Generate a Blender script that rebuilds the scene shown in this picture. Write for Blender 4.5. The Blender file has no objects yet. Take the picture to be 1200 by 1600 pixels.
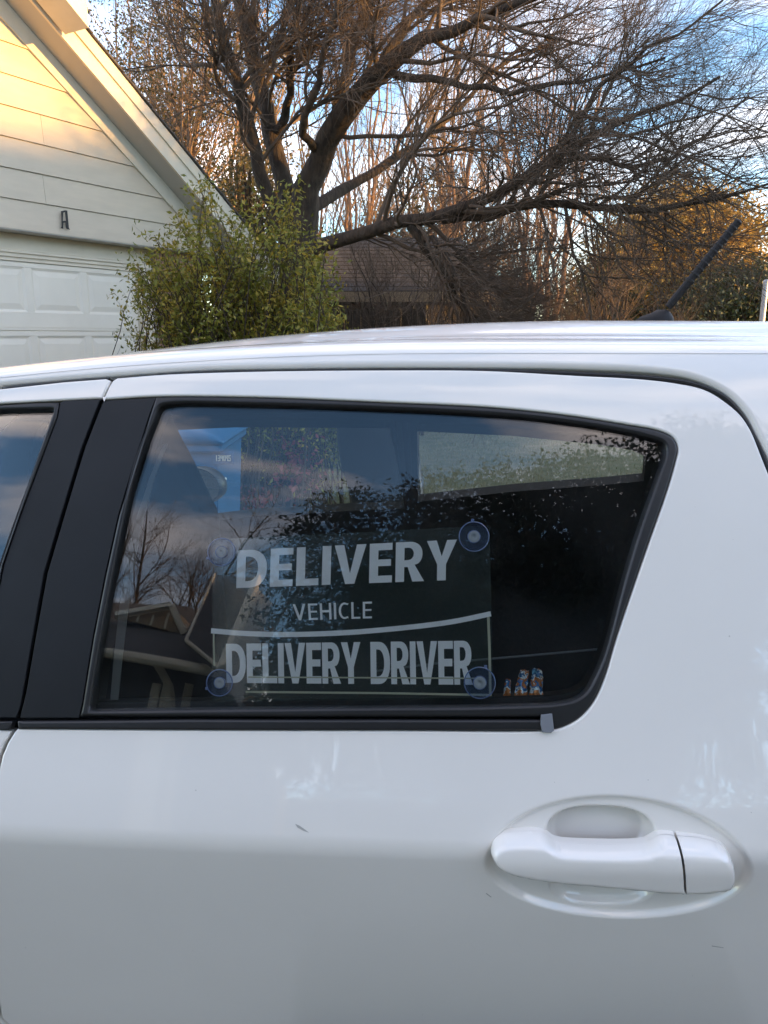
import bpy, math, random
import numpy as np
from mathutils import Vector, Matrix, geometry as geo
random.seed(7); RNG = np.random.default_rng(7)
scn = bpy.context.scene
rad = math.radians

# ---------------------------------------------------------------- camera
PITCH = rad(12.9)
EYE = np.array([0, 0, 1.47])
cam = bpy.data.cameras.new('camera'); camo = bpy.data.objects.new('camera', cam)
scn.collection.objects.link(camo); scn.camera = camo
camo.location = EYE; camo.rotation_euler = (math.pi/2-PITCH, 0, 0)
cam.sensor_fit = 'VERTICAL'; cam.sensor_height = 36; cam.lens = 36*1202/1600
cam.clip_start = .02; cam.clip_end = 800
# ---------------------------------------------------------------- sky, sun, exposure
SUN_EL = rad(8); SUN_DIR = np.array([.97, -.22, 0]); SUN_DIR /= np.linalg.norm(SUN_DIR)
w = bpy.data.worlds.new('World'); scn.world = w; w.use_nodes = True
nt = w.node_tree; nt.nodes.clear()
def N(t, ty, **kw):
    n = t.nodes.new(ty)
    for k, v in kw.items():
        if k in n.inputs.keys(): n.inputs[k].default_value = v
        else: setattr(n, k, v)
    return n
out = N(nt, 'ShaderNodeOutputWorld'); bg = N(nt, 'ShaderNodeBackground'); bg.inputs[1].default_value = .15
sky = N(nt, 'ShaderNodeTexSky', sky_type='NISHITA', sun_disc=False, sun_elevation=SUN_EL,
        sun_rotation=math.atan2(SUN_DIR[0], SUN_DIR[1]), altitude=100, air_density=.9, dust_density=.1, ozone_density=2.2)
tc = N(nt, 'ShaderNodeTexCoord')
mp = N(nt, 'ShaderNodeMapping'); mp.inputs['Scale'].default_value = (1.0, 1.0, 3.4); mp.inputs['Location'].default_value = (3.4, 8.2, -3.7)
no = N(nt, 'ShaderNodeTexNoise', noise_dimensions='3D'); no.inputs['Scale'].default_value = 2.1; no.inputs['Detail'].default_value = 7; no.inputs['Roughness'].default_value = .55; no.inputs['Distortion'].default_value = .4
cr = N(nt, 'ShaderNodeValToRGB'); cr.color_ramp.elements[0].position = .44; cr.color_ramp.elements[1].position = .66
cr.color_ramp.elements[0].color = (0, 0, 0, 1); cr.color_ramp.elements[1].color = (.6, .6, .6, 1)
mix = N(nt, 'ShaderNodeMix', data_type='RGBA')
L = nt.links.new
L(tc.outputs['Generated'], mp.inputs[0]); L(mp.outputs[0], no.inputs['Vector']); L(no.outputs['Fac'], cr.inputs[0])
L(cr.outputs[0], mix.inputs[0]); L(sky.outputs[0], mix.inputs[6]); mix.inputs[7].default_value = (6.6, 5.3, 4.5, 1)
L(mix.outputs[2], bg.inputs[0]); L(bg.outputs[0], out.inputs[0])
sl = bpy.data.lights.new('sun', 'SUN'); sl.energy = 2.4; sl.angle = rad(1.5); sl.color = (1.0, .54, .14)
so = bpy.data.objects.new('sun', sl); scn.collection.objects.link(so)
sd = Vector((SUN_DIR[0]*math.cos(SUN_EL), SUN_DIR[1]*math.cos(SUN_EL), math.sin(SUN_EL)))
so.rotation_euler = sd.to_track_quat('Z', 'Y').to_euler(); so.location = (20, -20, 20)
vs = scn.view_settings; scn.display_settings.display_device = 'sRGB'
vs.view_transform = 'Standard'; vs.look = 'None'; vs.exposure = 2.42; vs.gamma = 1; vs.use_curve_mapping = False
scn.cycles.max_bounces = 10; scn.cycles.transparent_max_bounces = 24
scn.cycles.caustics_reflective = False; scn.cycles.caustics_refractive = False

# ---------------------------------------------------------------- measuring helpers (photo pixel -> place)
_F = np.array([0, math.cos(PITCH), -math.sin(PITCH)]); _U = np.array([0, math.sin(PITCH), math.cos(PITCH)])
def ray(x, y): return np.array([x-600., 0, 0]) + (800.-y)*_U + 1202.*_F
def at(x, y, Y): d = ray(x, y); return EYE + d*Y/d[1]
def atz(x, y, z): d = ray(x, y); return EYE + d*(z-EYE[2])/d[2]

# ---------------------------------------------------------------- car side surface
PSI = rad(6); CW = 2.44
CX = np.array([math.cos(PSI), -math.sin(PSI), 0]); CY = np.array([math.sin(PSI), math.cos(PSI), 0]); CZ = np.array([0, 0, 1.])
_kz = np.array([.10, .25, .45, .65, .80, .893, .928, .98, 1.03, 1.06, 1.2, 1.38, 1.42, 1.45, 1.475, 1.6])
_ks = np.array([-.60, -.42, -.32, -.26, -.23, -.20, .33, .385, .36, .345, .35, .40, .50, .80, 1.2, 1.6])
_zz = np.linspace(.1, 1.6, 3001)
def _slope(z):
    i = np.clip(np.searchsorted(_kz, z)-1, 0, len(_kz)-2)
    t = np.clip((z-_kz[i])/(_kz[i+1]-_kz[i]), 0, 1); t = t*t*(3-2*t)
    return _ks[i]*(1-t)+_ks[i+1]*t
_pp = np.cumsum(_slope(_zz))*(_zz[1]-_zz[0]); _pp += .80-np.interp(1.04, _zz, _pp)
def drop(x):
    x = np.asarray(x, float)
    return .09*np.where(x < 0, x, 0)**2 + .22*np.where(x > .75, x-.75, 0)**2
def S(x, z):
    x = np.asarray(x, float); z = np.asarray(z, float)
    r = np.clip((z-1.0)/.40, 0, 1); r = r*r*(3-2*r)
    ze = z+drop(x)*r
    return np.interp(ze, _zz, _pp)+.030*x*x+.062*x + np.where(x < -1.6, .10*(x+1.6)**2, 0)
def nrm(x, z, e=.003, f=None):
    f = f or S
    dx = (f(x+e, z)-f(x-e, z))/(2*e); dz = (f(x, z+e)-f(x, z-e))/(2*e)
    n = np.stack([dx, -np.ones_like(dx), dz], -1)
    return n/np.linalg.norm(n, axis=-1, keepdims=True)
def c2w(p): p = np.asarray(p, float); return p[..., 0:1]*CX+p[..., 1:2]*CY+p[..., 2:3]*CZ
def n2w(n): return c2w(n)
def hit(x, y, off=0.):
    """pixel -> (xc, z) on the side surface moved off metres into the car"""
    d = ray(x, y); dc = np.array([d@CX, d@CY, d[2]]); dc /= np.linalg.norm(dc)
    o = np.array([0, 0, 1.47]); a, b = .3, 4.
    for _ in range(40):
        m = (a+b)/2; p = o+dc*m
        if p[1] < S(p[0], min(p[2], 1.58))+off: a = m
        else: b = m
    p = o+dc*a
    return p[0], p[2]
def hits(pl, off=0.): return [hit(x, y, off) for x, y in pl]
def surf(x, z, off=0.):
    x = np.asarray(x, float); z = np.asarray(z, float)
    p = np.stack([x, S(x, z), z], -1)
    return p - nrm(x, z)*np.asarray(off)[..., None] if np.ndim(off) else p - nrm(x, z)*off
def ccw(l):
    a = sum(l[i-1][0]*l[i][1]-l[i][0]*l[i-1][1] for i in range(len(l)))
    return list(l) if a > 0 else list(l)[::-1]
def smooth(pl, k=2, closed=False):
    """Chaikin corner cutting"""
    for _ in range(k):
        q = []; n = len(pl)
        for i in range(n if closed else n-1):
            a, b = np.array(pl[i]), np.array(pl[(i+1) % n]); q += [tuple(a*.75+b*.25), tuple(a*.25+b*.75)]
        if not closed: q = [tuple(pl[0])]+q+[tuple(pl[-1])]
        pl = q
    return pl
def crs(P, m=6):
    """centripetal Catmull-Rom through the points"""
    P = [np.array(p, float) for p in P]; P = [2*P[0]-P[1]]+P+[2*P[-1]-P[-2]]; o = []
    for i in range(1, len(P)-2):
        a, b, c, d = P[i-1:i+3]; t = [0]
        for u, v in ((a, b), (b, c), (c, d)): t.append(t[-1]+max(np.linalg.norm(v-u), 1e-6)**.5)
        for k in range(m):
            x = t[1]+(t[2]-t[1])*k/m; A1 = (t[1]-x)/(t[1]-t[0])*a+(x-t[0])/(t[1]-t[0])*b; A2 = (t[2]-x)/(t[2]-t[1])*b+(x-t[1])/(t[2]-t[1])*c; A3 = (t[3]-x)/(t[3]-t[2])*c+(x-t[2])/(t[3]-t[2])*d
            B1 = (t[2]-x)/(t[2]-t[0])*A1+(x-t[0])/(t[2]-t[0])*A2; B2 = (t[3]-x)/(t[3]-t[1])*A2+(x-t[1])/(t[3]-t[1])*A3; o.append(tuple((t[2]-x)/(t[2]-t[1])*B1+(x-t[1])/(t[2]-t[1])*B2))
    return o+[tuple(P[-2])]
def resample(l, s):
    l = [np.array(p, float) for p in l]; o = []
    for i in range(len(l)):
        a, b = l[i], l[(i+1) % len(l)]; n = max(1, int(np.linalg.norm(b-a)/s))
        for j in range(n): o.append(a+(b-a)*j/n)
    r = [o[0]]
    for p in o[1:]:
        if np.linalg.norm(p-r[-1]) > 1e-4: r.append(p)
    return np.array(r)
def inside(P, l):
    x, y = P[:, 0], P[:, 1]; c = np.zeros(len(P), bool); n = len(l)
    for i in range(n):
        x1, y1 = l[i]; x2, y2 = l[(i+1) % n]
        if y1 == y2: continue
        c ^= ((y1 > y) != (y2 > y)) & (x < (x2-x1)*(y-y1)/(y2-y1)+x1)
    return c
def dist(P, l, closed=True):
    d = np.full(len(P), 1e9); n = len(l)
    for i in range(n if closed else n-1):
        a = np.array(l[i]); b = np.array(l[(i+1) % n]); ab = b-a; t = np.clip(((P-a)@ab)/max(ab@ab, 1e-12), 0, 1)
        d = np.minimum(d, np.linalg.norm(P-a-t[:, None]*ab, axis=1))
    return d
def lnorm(l):
    """outward 2-D normals of a ccw loop"""
    t = np.roll(l, -1, 0)-np.roll(l, 1, 0); t /= np.maximum(np.linalg.norm(t, axis=1, keepdims=True), 1e-9)
    return np.stack([t[:, 1], -t[:, 0]], 1)

# ---------------------------------------------------------------- mesh helpers
def mesh_obj(name, V, F, mat, parent=None, normals=None, smooth_=False, cut=True):
    V = np.asarray(V, float)
    if parent is not None: V = V-np.array(base_of(parent))
    me = bpy.data.meshes.new(name); me.from_pydata(V.tolist(), [], [tuple(int(i) for i in f) for f in F]); me.update()
    if mat: me.materials.append(mat)
    if smooth_ or normals is not None: me.shade_smooth()
    if normals is not None: me.normals_split_custom_set_from_vertices(np.asarray(normals, float).tolist())
    o = bpy.data.objects.new(name, me); scn.collection.objects.link(o)
    if parent is not None: o.parent = parent
    return o
BASE = {}
def base_of(o): return BASE.get(o.name, (0, 0, 0))
def thing(name, label, cat, loc=(0, 0, 0), group=None):
    o = bpy.data.objects.new(name, None); scn.collection.objects.link(o); o.location = tuple(loc); o.empty_display_size = .1
    o['label'] = label; o['category'] = cat
    if group: o['group'] = group
    BASE[o.name] = tuple(loc); return o
def tag(o, label, cat, group=None):
    o['label'] = label; o['category'] = cat
    if group: o['group'] = group
    return o
def sub(o, parent):
    """base of a sub-part's parent is inherited (parts sit at the thing's base)"""
    BASE[o.name] = base_of(parent); return o
def part(name, V, F, mat, parent, **k):
    """a part of a thing; works one level deeper too"""
    V = np.asarray(V, float); root = parent
    while root.parent: root = root.parent
    me = mesh_obj(name, V-np.array(BASE[root.name]), F, mat, None, **k); me.parent = parent; return me
class MB:
    def __init__(s): s.V = []; s.F = []
    def add(s, V, F):
        n = len(s.V); s.V += [tuple(v) for v in V]; s.F += [tuple(i+n for i in f) for f in F]; return s
    def box(s, c, sz, ax=None, bev=0):
        """box about centre c, full sizes sz, axes ax (3 vectors)"""
        ax = ax or ((1, 0, 0), (0, 1, 0), (0, 0, 1)); ax = [np.array(a, float) for a in ax]; c = np.array(c, float)
        if bev <= 0:
            v = [c+ax[0]*sz[0]/2*i+ax[1]*sz[1]/2*j+ax[2]*sz[2]/2*k for k in (-1, 1) for j in (-1, 1) for i in (-1, 1)]
            f = [(0, 2, 3, 1), (4, 5, 7, 6), (0, 1, 5, 4), (2, 6, 7, 3), (0, 4, 6, 2), (1, 3, 7, 5)]
            return s.add(v, f)
        v = []; h = np.array(sz)/2
        for k in (-1, 1):
            for j in (-1, 1):
                for i in (-1, 1):
                    for m in range(3):
                        q = h.copy(); 
                        for a in range(3):
                            if a != m: q[a] -= bev
                        v.append(c+ax[0]*q[0]*i+ax[1]*q[1]*j+ax[2]*q[2]*k)
        def I(i, j, k, m): return ((k > 0)*4+(j > 0)*2+(i > 0))*3+m
        f = []
        for m in range(3):
            a, b = [q for q in range(3) if q != m]
            for sg in (-1, 1):
                q = []
                for (u, w_) in ((-1, -1), (1, -1), (1, 1), (-1, 1)):
                    t = [0, 0, 0]; t[m] = sg; t[a] = u; t[b] = w_; q.append(I(*t, m))
                f.append(tuple(q))
        for m in range(3):
            a, b = [q for q in range(3) if q != m]
            for sa in (-1, 1):
                for sb in (-1, 1):
                    t0 = [0, 0, 0]; t0[a] = sa; t0[b] = sb; t1 = list(t0); t0[m] = -1; t1[m] = 1
                    f.append((I(*t0, a), I(*t1, a), I(*t1, b), I(*t0, b)))
        for k in (-1, 1):
            for j in (-1, 1):
                for i in (-1, 1): f.append((I(i, j, k, 0), I(i, j, k, 1), I(i, j, k, 2)))
        return s.add(v, f)
    def tube(s, pts, rs, n=8, cap=True):
        V, F = tube_vf(pts, rs, n, cap); return s.add(V, F)
    def prism(s, loop, n, d):
        """flat polygon (3-D points) pushed d along n"""
        l = [np.array(p, float) for p in loop]; n = np.array(n, float); m = len(l)
        return s.add(l+[p+n*d for p in l], [tuple(range(m))[::-1], tuple(range(m, 2*m))]+[(i, (i+1) % m, m+(i+1) % m, m+i) for i in range(m)])
    def build(s, name, mat, parent, **k): return part(name, s.V, s.F, mat, parent, **k) if parent is not None else mesh_obj(name, s.V, s.F, mat, **k)
def tube_vf(pts, rs, n=8, cap=True):
    P = np.array(pts, float); m = len(P)
    if np.ndim(rs) == 0: rs = np.full(m, rs)
    T = np.gradient(P, axis=0); T /= np.maximum(np.linalg.norm(T, axis=1, keepdims=True), 1e-9)
    up = np.array([.31, .17, .93]) if abs(T[0][2]) < .8 else np.array([.9, .3, .1])
    V = []
    a = np.arange(n)*2*math.pi/n; ca, sa = np.cos(a)[:, None], np.sin(a)[:, None]
    u = np.cross(up, T[0]); u /= np.linalg.norm(u)
    for i in range(m):
        u = u-T[i]*(u@T[i]); u /= max(np.linalg.norm(u), 1e-9); v = np.cross(T[i], u)
        V.append(P[i]+rs[i]*(ca*u+sa*v))
    V = np.concatenate(V)
    F = [(i*n+j, i*n+(j+1) % n, (i+1)*n+(j+1) % n, (i+1)*n+j) for i in range(m-1) for j in range(n)]
    if cap: F += [tuple(range(n))[::-1], tuple((m-1)*n+j for j in range(n))]
    return V, F
def cdt(points, loops):
    V = [Vector(p) for p in points]; E = []
    k = len(V)
    for l in loops:
        n = len(l); V += [Vector(p) for p in l]; E += [(k+i, k+(i+1) % n) for i in range(n)]; k += n
    r = geo.delaunay_2d_cdt(V, E, [], 0, 1e-7)
    P = np.array([(v.x, v.y) for v in r[0]]); T = np.array([f for f in r[2] if len(f) == 3])
    return P, T
def fill(outer, holes, pts):
    P, T = cdt(pts, [outer]+holes); c = P[T].mean(1); k = inside(c, outer)
    for h in holes: k &= ~inside(c, h)
    T = T[k]
    a = P[T]; ar = (a[:, 1, 0]-a[:, 0, 0])*(a[:, 2, 1]-a[:, 0, 1])-(a[:, 2, 0]-a[:, 0, 0])*(a[:, 1, 1]-a[:, 0, 1])
    T[ar < 0] = T[ar < 0][:, ::-1]
    return P, T
def skin(name, mat, parent, outer, holes=(), off=0., g=.015, roll=.003, flange=.012, disp=None, fine=None, ls=.008, mirror=False, wall=True):
    """car panel cut from the side surface, rolled edges"""
    f = (lambda x, z: S(x, z)+off) if disp is None else (lambda x, z: S(x, z)+off+disp(x, z))
    outer = resample(ccw(outer), ls); holes = [resample(ccw(h), ls) for h in holes]
    n0 = lnorm(outer); nh = [lnorm(h) for h in holes]
    oi = outer-n0*roll; hi = [h+n*roll for h, n in zip(holes, nh)]
    lo, hi_ = outer.min(0), outer.max(0)
    X, Z = np.meshgrid(np.arange(lo[0], hi_[0], g), np.arange(lo[1], hi_[1], g)); X[::2] += g/2; G = np.stack([X.ravel(), Z.ravel()], 1)
    if fine is not None:
        (fx0, fz0, fx1, fz1), fg = fine
        G = G[~((G[:, 0] > fx0) & (G[:, 0] < fx1) & (G[:, 1] > fz0) & (G[:, 1] < fz1))]
        X, Z = np.meshgrid(np.arange(fx0, fx1, fg), np.arange(fz0, fz1, fg)); X[::2] += fg/2; G = np.concatenate([G, np.stack([X.ravel(), Z.ravel()], 1)])
    k = inside(G, oi) & (dist(G, oi) > ls*.5)
    for h in hi: k &= ~inside(G, h) & (dist(G, h) > ls*.5)
    G = G[k]
    P, T = fill(oi, hi, G)
    V = np.stack([P[:, 0], f(P[:, 0], P[:, 1]), P[:, 1]], 1); Nn = nrm(P[:, 0], P[:, 1], f=f)
    F = [tuple(t[::1]) for t in T]; V = [V]; NN = [Nn]; k = len(P)
    for l, n, sg in [(outer, n0, 1)]+[(h, n, -1) for h, n in zip(holes, nh)]:
        m = len(l); rings = []
        for a, fl in ((0, 0), (30, 0), (60, 0), (90, 0), (90, flange)):
            a = rad(a); q = l-sg*n*(roll*(1-math.sin(a))); sn = nrm(l[:, 0], l[:, 1]); d = roll*(1-math.cos(a))+fl
            v = np.stack([q[:, 0], f(q[:, 0], q[:, 1]), q[:, 1]], 1)-sn*d
            od = np.stack([sg*n[:, 0], 0*n[:, 0], sg*n[:, 1]], 1); od = od-sn*(od*sn).sum(1)[:, None]
            rings.append((v, sn*math.cos(a)+od*math.sin(a)))
        for r in range(4):
            V += [rings[r][0], rings[r+1][0]]; NN += [rings[r][1], rings[r+1][1]]
            for i in range(m):
                j = (i+1) % m; qd = (k+i, k+j, k+m+j, k+m+i)
                F.append(qd[::-1] if sg > 0 else qd)
            k += 2*m
    V = np.concatenate(V); NN = np.concatenate(NN); NN /= np.linalg.norm(NN, axis=1, keepdims=True)
    F = [fc[::1] for fc in F]
    if mirror: V[:, 1] = CW-V[:, 1]; NN[:, 1] *= -1; F = [fc[::-1] for fc in F]
    # outward orientation: +loop order seen from -y
    return part(name, c2w(V), F, mat, parent, normals=n2w(NN))
# ================================================================ MARK-A
# ---------------------------------------------------------------- materials
def mat(name, col, rough=.5, metal=0, var=.0, vscale=8, bump=0, bscale=60, coat=0, col2=None, spec=.5, island=0, sss=0, rvar=0, stretch=None, detail=4, world=False):
    m = bpy.data.materials.new(name); m.use_nodes = True; t = m.node_tree; b = t.nodes['Principled BSDF']; l = t.links.new
    b.inputs['Base Color'].default_value = (*col, 1); b.inputs['Roughness'].default_value = rough; b.inputs['Metallic'].default_value = metal
    b.inputs['Specular IOR Level'].default_value = spec
    if coat: b.inputs['Coat Weight'].default_value = coat; b.inputs['Coat Roughness'].default_value = .02; b.inputs['Coat IOR'].default_value = 1.65
    tc_ = N(t, 'ShaderNodeTexCoord'); mp_ = N(t, 'ShaderNodeMapping'); l(tc_.outputs['Object'], mp_.inputs[0])
    if stretch: mp_.inputs['Scale'].default_value = stretch
    if var or col2 or rvar:
        n = N(t, 'ShaderNodeTexNoise'); n.inputs['Scale'].default_value = vscale; n.inputs['Detail'].default_value = detail; n.inputs['Roughness'].default_value = .6; l(mp_.outputs[0], n.inputs['Vector'])
    if var or col2 or island:
        c2 = col2 or tuple(c*(1-var) for c in col); c1 = col if col2 else tuple(min(1, c*(1+var)) for c in col)
        mx = N(t, 'ShaderNodeMix', data_type='RGBA'); mx.inputs[6].default_value = (*c1, 1); mx.inputs[7].default_value = (*c2, 1)
        if var or col2 and not island:
            r = N(t, 'ShaderNodeMapRange'); r.inputs[1].default_value = .3; r.inputs[2].default_value = .7; l(n.outputs['Fac'], r.inputs[0]); fac = r.outputs[0]
        if island:
            g = N(t, 'ShaderNodeNewGeometry'); fac = g.outputs['Random Per Island']
        l(fac, mx.inputs[0]); l(mx.outputs[2], b.inputs['Base Color'])
    if rvar:
        r2 = N(t, 'ShaderNodeMapRange'); r2.inputs[3].default_value = max(0, rough-rvar); r2.inputs[4].default_value = rough+rvar; l(n.outputs['Fac'], r2.inputs[0]); l(r2.outputs[0], b.inputs['Roughness'])
    if bump:
        n2 = N(t, 'ShaderNodeTexNoise'); n2.inputs['Scale'].default_value = bscale; n2.inputs['Detail'].default_value = 5; l(mp_.outputs[0], n2.inputs['Vector'])
        bp = N(t, 'ShaderNodeBump'); bp.inputs['Strength'].default_value = 1; bp.inputs['Distance'].default_value = bump; l(n2.outputs['Fac'], bp.inputs['Height']); l(bp.outputs[0], b.inputs['Normal'])
    return m
def glass_mat(name, tint, ior=1.5, dirt=.012):
    m = bpy.data.materials.new(name); m.use_nodes = True; t = m.node_tree; t.nodes.clear(); l = t.links.new
    o = N(t, 'ShaderNodeOutputMaterial'); tr = N(t, 'ShaderNodeBsdfTransparent'); tr.inputs[0].default_value = (*tint, 1)
    gl = N(t, 'ShaderNodeBsdfGlossy'); gl.inputs['Roughness'].default_value = .0; gl.inputs[0].default_value = (1, 1, 1, 1)
    fr = N(t, 'ShaderNodeFresnel'); fr.inputs[0].default_value = ior; mx = N(t, 'ShaderNodeMixShader')
    l(fr.outputs[0], mx.inputs[0]); l(tr.outputs[0], mx.inputs[1]); l(gl.outputs[0], mx.inputs[2])
    df = N(t, 'ShaderNodeBsdfDiffuse'); df.inputs[0].default_value = (.6, .6, .6, 1); mx2 = N(t, 'ShaderNodeMixShader')
    n = N(t, 'ShaderNodeTexNoise'); n.inputs['Scale'].default_value = 9; n.inputs['Detail'].default_value = 8
    tc_ = N(t, 'ShaderNodeTexCoord'); l(tc_.outputs['Object'], n.inputs['Vector'])
    r = N(t, 'ShaderNodeMapRange'); r.inputs[1].default_value = .4; r.inputs[2].default_value = .8; r.inputs[4].default_value = dirt; l(n.outputs['Fac'], r.inputs[0])
    l(r.outputs[0], mx2.inputs[0]); l(mx.outputs[0], mx2.inputs[1]); l(df.outputs[0], mx2.inputs[2]); l(mx2.outputs[0], o.inputs[0])
    return m
def car_paint_waves(m):
    """slight panel waviness in the lacquer and road dust specks"""
    t = m.node_tree; b = t.nodes['Principled BSDF']; l = t.links.new; tc_ = N(t, 'ShaderNodeTexCoord')
    n = N(t, 'ShaderNodeTexNoise'); n.inputs['Scale'].default_value = 5; n.inputs['Detail'].default_value = 1; l(tc_.outputs['Object'], n.inputs['Vector'])
    bp = N(t, 'ShaderNodeBump'); bp.inputs['Distance'].default_value = .0005; l(n.outputs['Fac'], bp.inputs['Height']); l(bp.outputs[0], b.inputs['Coat Normal'])
    v = N(t, 'ShaderNodeTexVoronoi'); v.inputs['Scale'].default_value = 42; v.inputs['Randomness'].default_value = 1; l(tc_.outputs['Object'], v.inputs['Vector'])
    n2 = N(t, 'ShaderNodeTexNoise'); n2.inputs['Scale'].default_value = 7; l(tc_.outputs['Object'], n2.inputs['Vector'])
    th = N(t, 'ShaderNodeMapRange'); th.inputs[1].default_value = .45; th.inputs[2].default_value = .75; th.inputs[3].default_value = .0; th.inputs[4].default_value = .055; l(n2.outputs['Fac'], th.inputs[0])
    lt = N(t, 'ShaderNodeMath', operation='LESS_THAN'); l(v.outputs['Distance'], lt.inputs[0]); l(th.outputs[0], lt.inputs[1])
    src = b.inputs['Base Color'].links[0].from_socket; mx = N(t, 'ShaderNodeMix', data_type='RGBA'); mx.inputs[7].default_value = (.45, .43, .39, 1)
    sc2_ = N(t, 'ShaderNodeMath', operation='MULTIPLY'); sc2_.inputs[1].default_value = .7; l(lt.outputs[0], sc2_.inputs[0]); l(sc2_.outputs[0], mx.inputs[0]); l(src, mx.inputs[6]); l(mx.outputs[2], b.inputs['Base Color'])
M = {}
M['paint'] = mat('white_car_paint', (.81, .775, .72), .45, var=.03, vscale=2.2, coat=1, rvar=.08, detail=9)
car_paint_waves(M['paint'])
M['paint2'] = mat('white_handle_paint', (.82, .785, .73), .42, coat=1)
M['blacktrim'] = mat('satin_black_trim', (.008, .009, .011), .5, var=.25, vscale=5, spec=.3, rvar=.12, bump=.00006, bscale=900)
M['rubber'] = mat('black_rubber', (.012, .012, .013), .38, var=.3, vscale=14, rvar=.1)
M['antenna'] = mat('matt_black_antenna', (.008, .008, .009), .6, spec=.3)
M['dark'] = mat('dark_inner_panel', (.018, .019, .021), .7)
M['seatfab'] = mat('dark_seat_fabric', (.020, .022, .026), .95, var=.15, spec=.15)
M['door_card'] = mat('grey_door_card', (.045, .048, .053), .7)
M['headliner'] = mat('grey_headliner', (.10, .105, .11), .95, spec=.1)
M['belt'] = mat('seat_belt_web', (.20, .21, .21), .8)
M['piping'] = mat('pale_piping', (.22, .24, .26), .6)
M['glass'] = glass_mat('tinted_window_glass', (.965, .985, .98))
M['glass2'] = glass_mat('clear_window_glass', (.90, .95, .93))
M['chrome'] = mat('mirror_silver', (.9, .9, .9), .02, 1)
M['tyre'] = mat('tyre_rubber', (.02, .02, .02), .8, bump=.0005, bscale=80)
M['rim'] = mat('silver_wheel', (.5, .5, .52), .3, .8)
M['lampred'] = mat('red_lamp_plastic', (.35, .01, .01), .1, coat=1)
M['lampclear'] = mat('clear_lamp_plastic', (.6, .62, .65), .1, coat=1)
M['vinyl'] = mat('white_vinyl_print', (.92, .93, .92), .45, var=.02, vscale=30)
def sheet_mat():
    m = bpy.data.materials.new('smoky_clear_plastic'); m.use_nodes = True; t = m.node_tree; t.nodes.clear(); l = t.links.new
    o = N(t, 'ShaderNodeOutputMaterial'); tr = N(t, 'ShaderNodeBsdfTransparent'); tr.inputs[0].default_value = (.86, .90, .89, 1)
    df = N(t, 'ShaderNodeBsdfDiffuse'); df.inputs[0].default_value = (.5, .62, .6, 1); gl = N(t, 'ShaderNodeBsdfGlossy'); gl.inputs['Roughness'].default_value = .08
    m1 = N(t, 'ShaderNodeMixShader'); m1.inputs[0].default_value = .035; m2 = N(t, 'ShaderNodeMixShader'); m2.inputs[0].default_value = .04
    l(tr.outputs[0], m1.inputs[1]); l(df.outputs[0], m1.inputs[2]); l(m1.outputs[0], m2.inputs[1]); l(gl.outputs[0], m2.inputs[2]); l(m2.outputs[0], o.inputs[0]); return m
M['sheet'] = sheet_mat()
def cup_mat(name, tint, dfc, d, g=.12):
    m = bpy.data.materials.new(name); m.use_nodes = True; t = m.node_tree; t.nodes.clear(); l = t.links.new
    o = N(t, 'ShaderNodeOutputMaterial'); tr = N(t, 'ShaderNodeBsdfTransparent'); tr.inputs[0].default_value = (*tint, 1)
    df = N(t, 'ShaderNodeBsdfDiffuse'); df.inputs[0].default_value = (*dfc, 1); gl = N(t, 'ShaderNodeBsdfGlossy'); gl.inputs['Roughness'].default_value = .15
    m1 = N(t, 'ShaderNodeMixShader'); m1.inputs[0].default_value = d; m2 = N(t, 'ShaderNodeMixShader')
    lw = N(t, 'ShaderNodeLayerWeight'); lw.inputs[0].default_value = g; l(lw.outputs['Fresnel'], m2.inputs[0])
    l(tr.outputs[0], m1.inputs[1]); l(df.outputs[0], m1.inputs[2]); l(m1.outputs[0], m2.inputs[1]); l(gl.outputs[0], m2.inputs[2]); l(m2.outputs[0], o.inputs[0]); return m
M['cup'] = cup_mat('blue_clear_rubber', (.80, .87, .97), (.30, .45, .85), .10)
M['cuprim'] = cup_mat('blue_clear_rim', (.6, .7, .95), (.40, .55, .95), .45, .4)
M['cuphub'] = cup_mat('frosted_hub', (.6, .68, .75), (.75, .82, .85), .6)
M['cream_line'] = mat('cream_print', (.50, .50, .36), .5)
M['tape'] = mat('grey_tape', (.17, .18, .20), .55, bump=.0006, bscale=160)
M['siding'] = mat('cream_siding_paint', (.62, .53, .40), .6, var=.05, vscale=3, bump=.0008, bscale=60, stretch=(1, 1, 5))
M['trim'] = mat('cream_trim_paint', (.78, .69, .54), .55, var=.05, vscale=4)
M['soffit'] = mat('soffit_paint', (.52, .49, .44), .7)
M['garage'] = mat('cream_garage_door', (.86, .79, .66), .5, var=.03, vscale=3)
M['brick'] = mat('orange_brick', (.36, .21, .14), .9, var=.3, vscale=12, bump=.002, bscale=90)
M['mortar'] = mat('mortar', (.36, .33, .29), .95, bump=.002, bscale=120)
M['shingle'] = mat('grey_brown_shingle', (.10, .09, .085), .95, var=.35, vscale=26, bump=.006, bscale=40)
M['shingle2'] = mat('weathered_shingle', (.036, .031, .028), .95, var=.30, vscale=9, bump=.01, bscale=14)
M['iron'] = mat('black_iron', (.015, .015, .016), .45)
M['bark'] = mat('grey_brown_bark', (.062, .044, .030), .95, var=.45, vscale=14, bump=.035, bscale=24, stretch=(1, 1, .35))
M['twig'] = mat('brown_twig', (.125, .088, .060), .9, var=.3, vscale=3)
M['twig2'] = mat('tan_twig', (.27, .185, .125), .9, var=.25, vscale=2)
M['bark2'] = mat('reddish_bark', (.22, .13, .085), .95, var=.3, vscale=9, bump=.008, bscale=30)
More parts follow.
